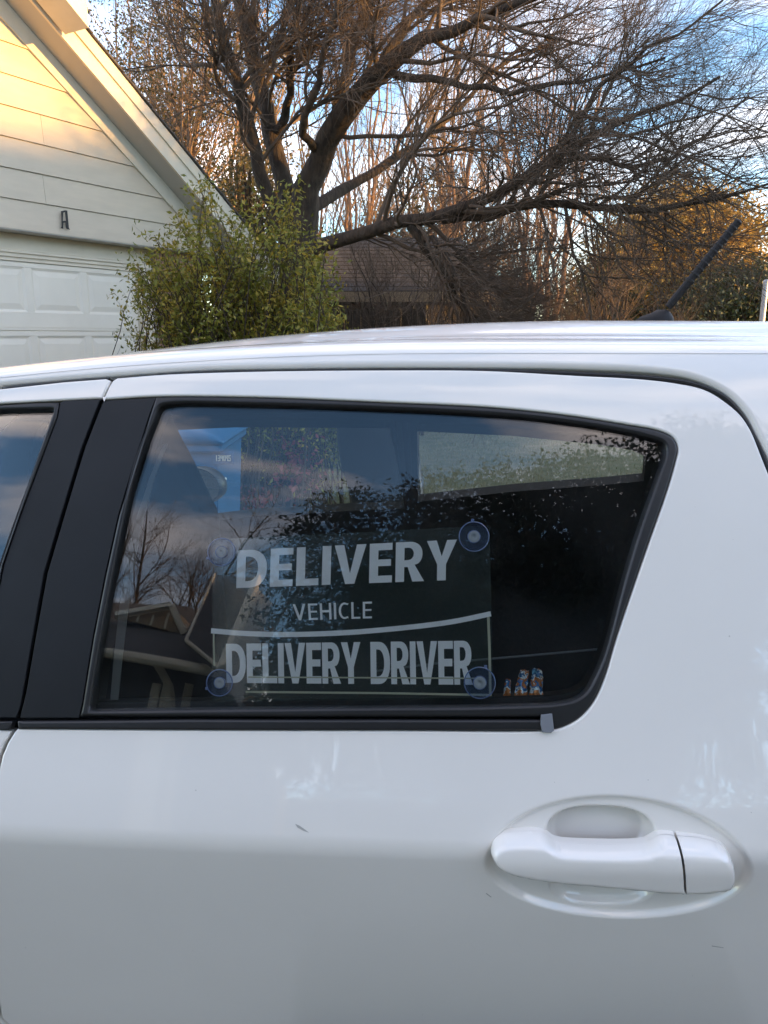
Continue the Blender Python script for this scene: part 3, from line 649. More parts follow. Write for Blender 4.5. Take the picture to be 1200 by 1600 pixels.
fs2 = cabin_slab('front_seat', [(524, 590), (525, 650), (526, 690), (533, 730), (546, 765), (556, 830), (565, 1000), (575, 1090), (790, 1090), (740, 960), (690, 850), (652, 752), (628, 700), (604, 650), (590, 600)], 1.80, .12, M['seatfab'])
# rear bench with pale piping
rb = MB(); 
pl = [(.02, .55), (.10, .985), (.17, 1.01), (.24, .99), (.34, .55)]
def bench(x0=.0):
    V = []; ys = np.linspace(1.02, 2.08, 9); pr = [(.30, .52), (.33, .80), (.37, .985), (.41, 1.015), (.47, 1.0), (.52, .80), (.55, .52)]
    for y in ys:
        for x, z in pr: V.append(c2w(np.array([x+x0, y, z])))
    n = len(pr); return V, [(i*n+j, i*n+j+1, (i+1)*n+j+1, (i+1)*n+j) for i in range(len(ys)-1) for j in range(n-1)]+[tuple(range(n))[::-1], tuple(8*n+j for j in range(n))]
V, F = bench(-.02); rs = part('rear_seat', V, F, M['seatfab'], car, smooth_=False)
V, F = tube_vf([c2w(np.array([x, y, z])) for x, y, z in ((-.12, 1.02, 1.0), (-.04, 1.02, 1.015), (.1, 1.03, 1.03), (.26, 1.06, 1.04))], .0016, 6); part('piping', V, F, M['piping'], rs)
m = MB(); m.box(c2w(np.array([.1, CW/2, .50])), (.62, 1.1, .16), (CX, CY, CZ), .03); m.build('seat_cushion', M['seatfab'], car)
m = MB(); m.box(c2w(np.array([-1.45, CW/2, .86])), (.5, 1.3, .28), (CX, CY, CZ), .04); m.build('dashboard', M['door_card'], car)
# seat belt down the near pillar
bl = [(258, 694), (238, 745), (220, 805), (205, 870), (193, 950), (184, 1030), (178, 1095)]; wd = [3, 4, 5.5, 6.5, 7, 6.5, 6]
V = []; F = []
for (x, y), w_ in zip(bl, wd):
    for sx in (-1, 1):
        X_, Z_ = hit(x+sx*w_, y, .05); 
        for o in (.05, .052): V.append(c2w(np.array([X_, float(S(X_, Z_))+o, Z_])))
for i in range(len(bl)-1):
    a = i*4; b = a+4; F += [(a, a+2, b+2, b), (a+1, b+1, b+3, a+3), (a, b, b+1, a+1), (a+2, a+3, b+3, b+2)]
part('seat_belt', V, F, M['belt'], car)
for a_, b_ in (((623, 660), (632, 762)), ((638, 660), (643, 764))):
    V = []; xa, ya = a_; wq = 4.5 if xa < 630 else 2.2
    for yy in (a_[1], b_[1]):
        for dx in (-wq, wq):
            for inn in (.062, .068): X_, Z_ = hit_far(xa+dx+(b_[0]-xa)*(yy-ya)/100, yy, inn); V.append(c2w(np.array([X_, CW-float(S(X_, Z_))-inn, Z_])))
    part('frame_strip', V, [(0, 1, 3, 2), (4, 6, 7, 5), (0, 4, 5, 1), (2, 3, 7, 6), (1, 5, 7, 3), (0, 2, 6, 4)], M['headliner'], car)
# far wing mirror
mc = at(308, 760, 2.50); ux = np.array([.93, -.36, 0]); uz = np.array([0, 0, 1.]); un = np.cross(ux, uz); un = un if un[1] < 0 else -un
def ell(c, a, b, o, n=24): return [c+ux*a*math.cos(t)+uz*b*math.sin(t)-un*o for t in np.arange(n)*2*math.pi/n]
V = []; 
for a, b, o in ((.088, .062, -.002), (.092, .066, .01), (.085, .06, .05), (.05, .04, .08)): V += ell(mc, a, b, o)
n = 24; F = [(i*n+j, i*n+(j+1) % n, (i+1)*n+(j+1) % n, (i+1)*n+j) for i in range(3) for j in range(n)]+[tuple(3*n+j for j in range(n))]
wm = part('wing_mirror', V, F, M['rubber'], car, smooth_=True)
part('mirror_glass', ell(mc, .083, .057, .004), [tuple(range(24))], M['chrome'], wm)
# antenna
def crown_pt(x, yc): 
    t = np.linspace(.4, 1, 60); P = np.array([roof_pt(x, q) for q in t]); return P[np.argmin(abs(P[:, 1]-yc))]
ab = at(1026, 497, 1.66); ac = np.array([ab@CX, ab@CY, ab[2]]); zroof = crown_pt(ac[0], min(ac[1], CW/2))[2]
print('antenna base', ac, zroof)
ab = c2w(np.array([ac[0], ac[1], zroof+.006])); V = []; n = 20
for t, wdt, fx0, fx1 in ((-.014, .026, -.044, .036), (.004, .026, -.044, .036), (.012, .022, -.032, .033), (.020, .015, -.010, .027), (.026, .009, .0, .020)):
    for a in np.arange(n)*2*math.pi/n:
        cx = math.cos(a); V.append(ab+CX*((fx0+fx1)/2+(fx1-fx0)/2*cx)+CY*(wdt*math.sin(a))*(1 if cx > 0 else (1-.5*cx*cx))+CZ*t)
ant = part('roof_antenna', V, [(i*n+j, i*n+(j+1) % n, (i+1)*n+(j+1) % n, (i+1)*n+j) for i in range(4) for j in range(n)]+[tuple(4*n+j for j in range(n))], M['antenna'], car, smooth_=True)
tip = at(1155, 344, ab[1]-.02); bs = at(1044, 480, ab[1])
pts = []; rs_ = []
for i in range(61):
    u = i/60; pts.append(bs*(1-u)+tip*u); r = .0086-.0012*u
    if u < .02: r *= .9
    ph = (u-.25)/.75*11; 
    if u > .25 and (ph % 1) > .72: r += .0017
    if u > .985: r *= .7
    rs_.append(r)
V, F = tube_vf(pts, rs_, 12); part('antenna_rod', V, F, M['antenna'], ant, smooth_=False)

# ---------------------------------------------------------------- delivery sign with suction cups
sc_ = c2w(np.array([-.12, .9, 1.06])); sign = thing('window_sign', 'clear plastic DELIVERY VEHICLE / DELIVERY DRIVER sign in white letters stuck inside the rear window', 'sign', tuple(sc_))
SO = .019
def onsheet(x, y, off=SO): X_, Z_ = hit(x, y, off); return c2w(np.array([X_, float(S(X_, Z_))+off, Z_]))
def slab_px(px, off, th, name, mt, parent):
    a = [onsheet(x, y, off) for x, y in px]; b = [onsheet(x, y, off+th) for x, y in px]; n = len(px)
    return part(name, a+b, [tuple(range(n))[::-1], tuple(range(n, 2*n))]+[(i, (i+1) % n, n+(i+1) % n, n+i) for i in range(n)], mt, parent)
def edge(p, q, n): return [(p[0]+(q[0]-p[0])*i/n, p[1]+(q[1]-p[1])*i/n) for i in range(n)]
slab_px(edge((332, 843), (765, 821), 8)+edge((765, 821), (771, 1091), 6)+edge((771, 1091), (331, 1096), 8)+edge((331, 1096), (332, 843), 6), SO, .0008, 'clear_panel', M['sheet'], sign)
def arc(cx, cy, rx, ry, a0, a1, n=10, p=2.):
    o = []
    for i in range(n+1):
        a = rad(a0+(a1-a0)*i/n); c, s_ = math.cos(a), math.sin(a); o.append((cx+rx*math.copysign(abs(c)**(2/p), c), cy+ry*math.copysign(abs(s_)**(2/p), s_)))
    return o
# glyphs: (width, add loops, hole loops) in a box of height 1; st = stem weight
def glyph(ch, st):
    h = st*.82
    if ch == 'D': w_ = .74; return w_, [[(0, 0)]+arc(.30, .5, w_-.30, .5, -90, 90, 16, 2.3)+[(0, 1)]], [[(st, h)]+arc(.28, .5, w_-.28-st, .5-h, -90, 90, 14, 2.2)+[(st, 1-h)]]
    if ch == 'E': w_ = .56; return w_, [[(0, 0), (w_, 0), (w_, h), (st, h), (st, .5-h*.45), (w_-.03, .5-h*.45), (w_-.03, .5+h*.5), (st, .5+h*.5), (st, 1-h), (w_, 1-h), (w_, 1), (0, 1)]], []
    if ch == 'L': w_ = .55; return w_, [[(0, 0), (w_, 0), (w_, h), (st, h), (st, 1), (0, 1)]], []
    if ch == 'I': return st, [[(0, 0), (st, 0), (st, 1), (0, 1)]], []
    if ch == 'V': w_ = .78; return w_, [[(w_/2-st*.52, 0), (w_/2+st*.52, 0), (w_, 1), (w_-st*1.08, 1), (w_/2, .27), (st*1.08, 1), (0, 1)]], []
    if ch == 'Y': w_ = .74; return w_, [[(w_/2-st/2, 0), (w_/2+st/2, 0), (w_/2+st/2, .40), (w_, 1), (w_-st*1.12, 1), (w_/2, .60), (st*1.12, 1), (0, 1), (w_/2-st/2, .40)]], []
    if ch == 'H': w_ = .70; return w_, [[(0, 0), (st, 0), (st, .44), (w_-st, .44), (w_-st, 0), (w_, 0), (w_, 1), (w_-st, 1), (w_-st, .58), (st, .58), (st, 1), (0, 1)]], []
    if ch == 'C': w_ = .62; return w_, [arc(.36, .5, .36, .5, 62, 298, 18)+[(.60, .03), (.56, .17)]+arc(.36, .5, .36-st, .5-h, 285, 75, 14)+[(.57, .84), (.62, .96)]], []
    if ch == 'R': w_ = .68; return w_, [[(0, 0), (st, 0), (st, .37), (.30, .37), (.30, .37)]+[(.42, .0), (w_+.03, 0), (.47, .42)]+arc(.34, .69, w_-.36, .31, -50, 90, 12, 2.2)+[(0, 1)]], [[(st, .54)]+arc(.32, .70, w_-.36-st*.9, .155, -90, 90, 8)+[(st, .855)]]
    if ch == 'A': w_ = .7; return w_, [[(0, 0), (.11, 0), (.18, .28), (.52, .28), (.59, 0), (.7, 0), (.42, 1), (.28, 1)]], [[(.21, .38), (.49, .38), (.35, .9)]]
    if ch == ' ': return .30, [], []
def text_loops(txt, st, gap, widths=None):
    x = 0; o = []
    for ch in txt:
        w_, ad, ho = glyph(ch, st); o.append([[[(px+x, py) for px, py in l] for l in ad], [[(px+x, py) for px, py in l] for l in ho]]); x += w_+gap
    return o, x-gap
def word(txt, quad, st, gap, name, mt, parent, off=SO-.0006, th=.0004, ptf=onsheet, lab=None):
    gl, tot = text_loops(txt, st, gap); V = []; F = []
    TL, TR, BL, BR = [np.array(q, float) for q in quad]
    for ad, ho in gl:
        for l in ad:
            l = [p for i, p in enumerate(l) if i == 0 or p != l[i-1]]
            P, T = fill(ccw(l), [ccw(h) for h in ho], [])
            k = len(V)
            for x, y in P:
                u = x/tot; q = (TL*(1-u)+TR*u)*y+(BL*(1-u)+BR*u)*(1-y); V.append(ptf(q[0], q[1], off))
            F += [tuple(int(i)+k for i in t) for t in T]
    o = part(name, V, F, mt, parent)
    md = o.modifiers.new('thickness', 'SOLIDIFY'); md.thickness = th; return o
word('DELIVERY', [(371, 860), (714, 843), (369, 919), (713, 906)], .215, .085, 'word', M['vinyl'], sign)
word('VEHICLE', [(457, 944), (581, 940), (459, 969.5), (581, 966)], .14, .16, 'word', M['vinyl'], sign)
word('DELIVERY DRIVER', [(353, 1006), (737, 1001), (354, 1067), (738, 1070)], .22, .04, 'word', M['vinyl'], sign)
def line_px(cl, w_, name, mt, off=SO-.0006):
    up = []; dn = []
    for i, (x, y) in enumerate(cl):
        a = np.array(cl[max(0, i-1)]); b = np.array(cl[min(len(cl)-1, i+1)]); t = (b-a)/np.linalg.norm(b-a); n = np.array([-t[1], t[0]]); ww = w_[i] if np.ndim(w_) else w_
        up.append((x+n[0]*ww/2, y+n[1]*ww/2)); dn.append((x-n[0]*ww/2, y-n[1]*ww/2))
    V = [onsheet(x, y, off) for x, y in up+dn]; n = len(cl)
    o = part(name, V, [(i, i+1, n+i+1, n+i)[::-1] for i in range(n-1)], mt, sign); md = o.modifiers.new('thickness', 'SOLIDIFY'); md.thickness = .0004; return o
line_px(smooth([(330, 985.5), (380, 990), (450, 992), (540, 989), (600, 984), (660, 978), (712, 971), (767, 959)], 2), 8, 'curved_stripe', M['vinyl'])
line_px([(763, 964), (765, 1020), (766, 1084)], 4, 'border_line', M['cream_line'])
line_px([(384, 1081), (600, 1083), (768, 1086)], 3.2, 'border_line', M['cream_line'])
line_px([(388, 1058), (600, 1059), (752, 1060)], 2.2, 'border_line', M['cream_line'])
line_px([(334, 990), (335, 1040)], 2.5, 'border_line', M['cream_line'])
for (px, py, r, tab) in ((348, 863, 21, 205), (740, 839, 23, 95), (345, 1066, 20, 205), (749, 1066, 24, 70)):
    c = onsheet(px, py, SO-.002); s_ = np.linalg.norm(onsheet(px+r, py, SO-.002)-c); X_, Z_ = hit(px, py); nn = n2w(nrm(np.array([X_]), np.array([Z_])))[0]
    a1 = np.cross(nn, CZ); a1 /= np.linalg.norm(a1); a2 = np.cross(a1, nn); a2 = a2 if a2[2] > 0 else -a2
    def ring(pr, n=36): return [c+(a1*math.cos(t)+a2*math.sin(t))*s_*q+nn*h for q, h in pr for t in np.arange(n)*2*math.pi/n]
    def rings(pr, name, mt, par, n=36, sm=True):
        V = ring(pr); k = len(pr); return part(name, V, [(i*n+j, i*n+(j+1) % n, (i+1)*n+(j+1) % n, (i+1)*n+j) for i in range(k-1) for j in range(n)]+[tuple((k-1)*n+j for j in range(n))], mt, par, smooth_=sm)
    cup = rings([(1, .006), (.95, .0052), (.75, .003), (.5, .001), (.42, 0)], 'suction_cup', M['cup'], sign)
    V, F = tube_vf([c+(a1*math.cos(t)+a2*math.sin(t))*s_+nn*.006 for t in np.linspace(0, 2*math.pi, 40)], .0007, 6); part('rim', V, F, M['cuprim'], cup)
    rings([(.42, .001), (.42, .005), (.36, .0058), (.12, .0058), (.10, .004)], 'hub', M['cuphub'], cup)
    V, F = tube_vf([c+(a1*math.cos(t)+a2*math.sin(t))*s_*.42+nn*.006 for t in np.linspace(0, 2*math.pi, 30)], .0005, 6); part('hub_rim', V, F, M['cuprim'], cup)
    ta = rad(tab); m = MB(); m.box(c+(a1*-math.cos(ta)+a2*math.sin(ta))*s_*1.1+nn*.005, (s_*.22, s_*.22, .0012), (a1, a2, nn), .0003); m.build('pull_tab', M['cuprim'], cup)
# wrappers by the seal
for i, (px, top, wpx, lab) in enumerate(((791, 1062, 11, 'narrow crinkled blue and orange foil wrapper, left of the three beside the delivery sign'), (811, 1048, 18, 'tall crinkled foil wrapper with orange lower half, middle of the three inside the rear window'), (838, 1046, 20, 'crinkled foil wrapper with blue lower half, right of the three inside the rear window'))):
    b0 = onsheet(px, 1106, .045); t0 = onsheet(px+(3, 8, 1)[i], top, .045); s_ = np.linalg.norm(onsheet(px+wpx/2, 1090, .045)-onsheet(px, 1090, .045))
    o = thing('foil_wrapper', lab, 'snack wrapper', tuple(b0), 'foil wrappers inside the rear window')
    n = 22; k = 16; V = []
    for a in range(k):
        u = a/(k-1); cc = b0*(1-u)+t0*u
        for j in range(n):
            t = j*2*math.pi/n; q = s_*(1.0-.35*u**2)*(1+.22*(RNG.random()-.5)+.22*math.sin(t*5+u*7+i)); V.append(cc+CX*math.cos(t)*q+CY*math.sin(t)*q*.5+CZ*(RNG.random()-.5)*.002)
    part('film', V, [(x*n+j, x*n+(j+1) % n, (x+1)*n+(j+1) % n, (x+1)*n+j) for x in range(k-1) for j in range(n)]+[tuple((k-1)*n+j for j in range(n))], M['foil'], o)
# ================================================================ MARK-B
# ---------------------------------------------------------------- GARAGE HOUSE
gh = thing('garage_house', 'cream gabled garage with lap siding, white rake boards and the iron letter A', 'house', tuple(W(-.9, 0, .1)))
def gbox(m, s0, s1, z0, z1, o0, o1, bev=0): return m.box(W((s0+s1)/2, (z0+z1)/2, (o0+o1)/2), (s1-s0, o1-o0, z1-z0), (GD, GN, GZ), bev)
SL = .68; AP = -.9
def zl(s, c): return c-SL*(s if s > AP else 2*AP-s)     # rake lines either side of the ridge
def sl_at(z, c): return (c-z)/SL
gd = MB(); gbox(gd, -3.6, 1.55, 0, 2.13, -.06, -.012); gd = gd.build('garage_door', M['garage'], gh)
for i, (z0, z1) in enumerate(((1.518, 2.128), (.905, 1.512), (.292, .899), (.0, .286))):
    m = MB(); pz0, pz1 = z0+.165, z1-.045
    if i == 3: gbox(m, -3.6, 1.55, z0, z1, -.0115, 0, .002); m.build('door_section', M['garage'], gd); continue
    rights = [1.47-.62*k for k in range(8)]
    gbox(m, -3.6, 1.55, z0, pz0, -.0115, 0, .002); gbox(m, -3.6, 1.55, pz1+.0005, z1, -.0115, 0, .002)
    gbox(m, -3.6, 1.55, z0+.03, z0+.036, .0002, .004)
    edges = [1.55]; 
    for r in rights: edges += [r, r-.55]
    edges.append(-3.6)
    for a in range(0, len(edges), 2):
        if edges[a]-edges[a+1] > .01: gbox(m, edges[a+1], edges[a], pz0+.0005, pz1, -.0115, 0)
    m.build('door_section', M['garage'], gd)
    for r in rights:
        a0, a1 = r-.55, r; V = []
        for ins, o in ((.0, -.001), (.02, -.0105), (.028, -.0105), (.075, -.001), (.08, -.001)):
            V += [W(a0+ins, pz0+ins, o), W(a1-ins, pz0+ins, o), W(a1-ins, pz1-ins, o), W(a0+ins, pz1-ins, o)]
        F = [(4*k+j, 4*k+(j+1) % 4, 4*k+4+(j+1) % 4, 4*k+4+j) for k in range(4) for j in range(4)]+[(16, 17, 18, 19)]
        part('raised_panel', V, F, M['garage'], gd)
m = MB(); gbox(m, -3.62, 1.57, 2.132, 2.165, -.05, .015); m.build('weather_seal', M['trim'], gh)
m = MB(); gbox(m, -3.62, 1.57, 2.166, 2.2, -.05, .03); gbox(m, -3.62, 1.57, 2.201, 2.225, -.05, .045); m.build('door_stop', M['trim'], gh)
m = MB(); gbox(m, -3.8, 1.75, 2.226, 2.37, -.05, .02, .004); m.build('header_board', M['trim'], gh)
m = MB(); gbox(m, 1.56, 1.74, 0, 2.224, -.05, .055, .004); m.build('door_jamb', M['trim'], gh)
m = MB(); gbox(m, -3.79, -3.61, 0, 2.224, -.05, .10, .004); m.build('door_jamb', M['trim'], gh)
m = MB(); gbox(m, 1.745, 2.42, 0, 2.37, -.10, .085); m.build('wall', M['mortar'], gh); m = MB(); gbox(m, -4.3, -3.80, 0, 2.37, -.1, .085); m.build('wall', M['mortar'], gh); m = MB()
m.prism([W(2.42, 0, .08), W(2.42, 0, -7), W(2.42, 2.5, -7), W(2.42, 2.5, .08)], -GD, .1); m.build('wall', M['mortar'], gh)
bm = MB().box((0, 0, 0), (.205, .022, .062), (GD, GN, GZ)); bme = None
for r in range(32):
    for q in range(4):
        s0 = 1.752+(.11 if r % 2 else 0)+q*.222-(.11 if q and r % 2 else 0); s1 = min(s0+.205, 2.43)
        if r % 2 and q == 0: s0, s1 = 1.752, 1.85
        elif r % 2: s0 = 1.862+(q-1)*.222; s1 = min(s0+.205, 2.43)
        if s1-s0 < .04: continue
        m = MB(); o = RNG.uniform(0, .004); gbox(m, s0, s1, .01+r*.0735, .072+r*.0735, .08, .095+o); m.build('brick', M['brick'], gh)
# lap siding boards up the gable
CT = 4.105; z = 2.38; i = 0
while z < zl(AP, CT)-.02:
    z1 = min(z+.246, zl(AP, CT)); sr0, sr1 = sl_at(z, CT), max(sl_at(z1, CT), AP)
    l0, l1 = 2*AP-sr0, 2*AP-sr1; m = MB(); b, t = .222, .208
    js = RNG.uniform(-.2, .9)*(1 if i % 2 else -1.6); js = min(max(js, l1+.3), sr1-.3) if sr1-l1 > .8 else None; i += 1
    for pts in ([[(l0, z), (js-.0015, z), (js-.0015, z1), (l1, z1)], [(js+.0015, z), (sr0, z), (sr1, z1), (js+.0015, z1)]] if js is not None else [[(l0, z), (sr0, z), (sr1, z1), (l1, z1)][:3 if sr1-l1 < .02 else 4]]):
        m = MB(); front = [W(a_, z_, b if z_ == z else t) for a_, z_ in pts]; back = [W(a_, z_, .19) for a_, z_ in pts]; n = len(front)
        m.add(front+back, [tuple(range(n)), tuple(range(n, 2*n))[::-1]]+[(i_, n+i_, n+(i_+1) % n, (i_+1) % n) for i_ in range(n)]); m.build('siding_board', M['siding'], gh)
    z += .25
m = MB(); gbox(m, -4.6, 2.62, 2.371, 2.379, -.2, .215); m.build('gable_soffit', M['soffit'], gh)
# rake trim, soffit, fascia and shingles; right slope and left slope
for sd_ in (1, -1):
    def Q(s, c, o): s_ = s if sd_ > 0 else 2*AP-s; return W(s_, c-SL*s, o)
    a, b = AP, 3.35; 
    def bar(c0, c1, o0, o1, name, mt, a=a, b=b):
        v = [Q(a, c0, o0), Q(b, c0, o0), Q(b, c1, o0), Q(a, c1, o0), Q(a, c0, o1), Q(b, c0, o1), Q(b, c1, o1), Q(a, c1, o1)]
        m = MB().add(v, [(0, 1, 2, 3), (7, 6, 5, 4), (0, 4, 5, 1), (3, 2, 6, 7), (0, 3, 7, 4), (1, 5, 6, 2)]); return m.build(name, mt, gh)
    bar(CT+.001, CT+.174, .19, .235, 'rake_trim', M['trim'], b=2.6)
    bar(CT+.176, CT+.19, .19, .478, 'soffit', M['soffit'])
    bar(4.28, 4.50, .48, .505, 'fascia_board', M['trim'])
    bar(4.44, 4.565, .506, .524, 'drip_moulding', M['trim'])
    for k in range(13):
        # shingle courses: each a strip, butts exposed
        a0 = AP+k*.33; a1 = a0+.34
        v = [Q(a0, 4.570+.0, .545), Q(a1, 4.582, .545), Q(a1, 4.600, .545), Q(a0, 4.588, .545), Q(a0, 4.570, -7), Q(a1, 4.582, -7), Q(a1, 4.600, -7), Q(a0, 4.588, -7)]
        if a1 > 3.45: break
        MB().add(v, [(0, 1, 2, 3), (7, 6, 5, 4), (0, 4, 5, 1), (3, 2, 6, 7), (0, 3, 7, 4), (1, 5, 6, 2)]).build('shingle_course', M['shingle'], gh)
# boxed ridge return that hangs further out at the top left
m = MB(); c0 = 4.56
def P3(s, c, o): return W(s, c-SL*s, o)
v = [P3(-.9, 4.30, .53), P3(.47, 4.30, .53), P3(.47, 4.60, .53), P3(-.9, 4.60, .53)]
v += [p+GN*.30 for p in v]; m.add(v, [(0, 3, 2, 1), (4, 5, 6, 7), (0, 1, 5, 4), (3, 7, 6, 2), (0, 4, 7, 3), (1, 2, 6, 5)]); m.build('rake_return', M['trim'], gh)
# letter A and lantern
def wall_pt(x, y, off): r = ray(x, y); t = ((GB-EYE)@GN+off)/(r@GN); return EYE+r*t
letter = MB(); A_px = [[(95.5, 330), (101.5, 328.5), (105, 329), (107.5, 356), (109.5, 359), (104.5, 358), (103, 355), (102.3, 348), (98.8, 348), (98.6, 355), (99, 357.5), (94.5, 356.5), (96.5, 354)], [(98.6, 332.5), (101.6, 331.5), (103.2, 345), (98.0, 345.4)]]
P, T = fill(ccw(A_px[0]), [ccw(A_px[1])], []); k = len(P)
F = [tuple(t) for t in T]
lm = part('house_letter', [wall_pt(x, y, .245) for x, y in P], F, M['iron'], gh); md = lm.modifiers.new('thickness', 'SOLIDIFY'); md.thickness = .003; md.offset = 0
lc = W(2.13, 1.93, .13); m = MB(); m.box(lc, (.11, .11, .16), (GD, GN, GZ), .02); m.box(lc+GZ*.10, (.15, .15, .02), (GD, GN, GZ), .004); m.box(lc+GZ*.03-GN*.04, (.05, .1, .05), (GD, GN, GZ)); m.build('wall_lantern', M['iron'], gh)

# ---------------------------------------------------------------- vegetation engine
def unit(v): return v/np.maximum(np.linalg.norm(v, axis=-1, keepdims=True), 1e-9)
def perp(T):
    a = RNG.normal(size=T.shape); a -= (a*T).sum(-1, keepdims=True)*T; return unit(a)
def sample(P, R, idx, u):
    k = P.shape[1]-1; f = u*k; i = np.minimum(f.astype(int), k-1); t = (f-i)[:, None]
    p = P[idx, i]*(1-t)+P[idx, i+1]*t; r = R[idx, i]*(1-t[:, 0])+R[idx, i+1]*t[:, 0]; T = unit(P[idx, i+1]-P[idx, i]); return p, r, T
def children(P, R, per, L, ang, k=6, wander=.12, trop=(0, 0, .1), u0=.15, rr=.6, rmax=None, tip=.35, Lfall=.45):
    n = len(P); idx = np.repeat(np.arange(n), per); u = RNG.uniform(u0, 1, len(idx)); p, r, T = sample(P, R, idx, u)
    d = unit(T*np.cos(ang)+perp(T)*np.sin(ang)*RNG.uniform(.7, 1.3, (len(idx), 1))); Ln = L*RNG.uniform(.55, 1.25, len(idx))*(1-Lfall*u)
    rad_ = np.minimum(r*rr, rmax if rmax else 9); return walk(p, d, Ln, rad_, k, wander, trop, tip)
def walk(p, d, Ln, r0, k, wander, trop, tip=.35):
    n = len(p); out = np.zeros((n, k, 3)); out[:, 0] = p; st = (Ln/(k-1))[:, None]; tr = np.array(trop, float)
    for i in range(1, k):
        d = unit(d+RNG.normal(size=(n, 3))*wander+tr); out[:, i] = out[:, i-1]+d*st
    R = r0[:, None]*(1-(1-tip)*np.linspace(0, 1, k)[None]); return out, R
def tubes(name, sets, mt, parent=None, root=None):
    """sets: [(P (n,k,3), R (n,k), sides)] -> one mesh"""
    VV = []; FF = []; base = 0; off = np.array(BASE[root.name]) if root is not None else 0
    for P, R, s in sets:
        n, k = R.shape; T = np.gradient(P, axis=1); T = unit(T); ref = np.where(np.abs(T[:, :1, 2:3]) < .85, np.array([0, 0, 1.]), np.array([1., .2, 0])); ref = np.broadcast_to(ref, T.shape)
        u = unit(np.cross(ref, T)); v = np.cross(T, u); a = np.arange(s)*2*math.pi/s
        V = P[:, :, None]+R[:, :, None, None]*(np.cos(a)[:, None]*u[:, :, None]+np.sin(a)[:, None]*v[:, :, None]); VV.append(V.reshape(-1, 3))
        i, j, q = np.meshgrid(np.arange(n), np.arange(k-1), np.arange(s), indexing='ij'); q2 = (q+1) % s; A = (i*k+j)*s; B = A+s
        FF.append((np.stack([A+q, A+q2, B+q2, B+q], -1).reshape(-1, 4)+base)); base += n*k*s
    return fast_mesh(name, np.concatenate(VV)-off, np.concatenate(FF), mt, parent, True)
def fast_mesh(name, V, F, mt, parent, sm=False):
    me = bpy.data.meshes.new(name); nf, w_ = F.shape; me.vertices.add(len(V)); me.vertices.foreach_set('co', np.asarray(V, np.float32).ravel())
    me.loops.add(nf*w_); me.loops.foreach_set('vertex_index', F.astype(np.int32).ravel()); me.polygons.add(nf); me.polygons.foreach_set('loop_start', np.arange(0, nf*w_, w_, dtype=np.int32))
    me.update(calc_edges=True); me.validate()
    if sm: me.shade_smooth()
    me.materials.append(mt); o = bpy.data.objects.new(name, me); scn.collection.objects.link(o); o.parent = parent; return o
def leaves(name, C, size, mt, parent, root, ratio=.45, D=None, flat=0.):
    n = len(C); C = C-(np.array(BASE[root.name]) if root is not None else 0)
    a = unit(RNG.normal(size=(n, 3))) if D is None else unit(D+RNG.normal(size=(n, 3))*.45)
    b = perp(a); 
    if flat: b[:, 2] *= (1-flat); b = unit(b)
    s = (size*RNG.uniform(.6, 1.25, n))[:, None]; c_ = np.cross(a, b)*s*.12
    V = np.stack([C, C+a*s*.45+b*s*ratio*.5+c_, C+a*s, C+a*s*.45-b*s*ratio*.5+c_], 1).reshape(-1, 3)
    return fast_mesh(name, V, np.arange(4*n).reshape(-1, 4), mt, parent)
def limb(pl, k=14):
    """(x, y, Y, r) in the photo -> resampled 3-D polyline"""
    P = np.array([at(x, y, Y) for x, y, Y, r in pl]); r = np.array([q[3] for q in pl]); d = np.r_[0, np.cumsum(np.linalg.norm(np.diff(P, axis=0), axis=1))]; t = np.linspace(0, d[-1], k)
    # gentle smoothing of the corners
    Q = np.stack([np.interp(t, d, P[:, i]) for i in range(3)], 1); Q[1:-1] = (Q[:-2]+2*Q[1:-1]+Q[2:])/4; return Q, np.interp(t, d, r)
def knobs(P, R, f=.06): return P, R*(1+RNG.normal(size=R.shape)*f)

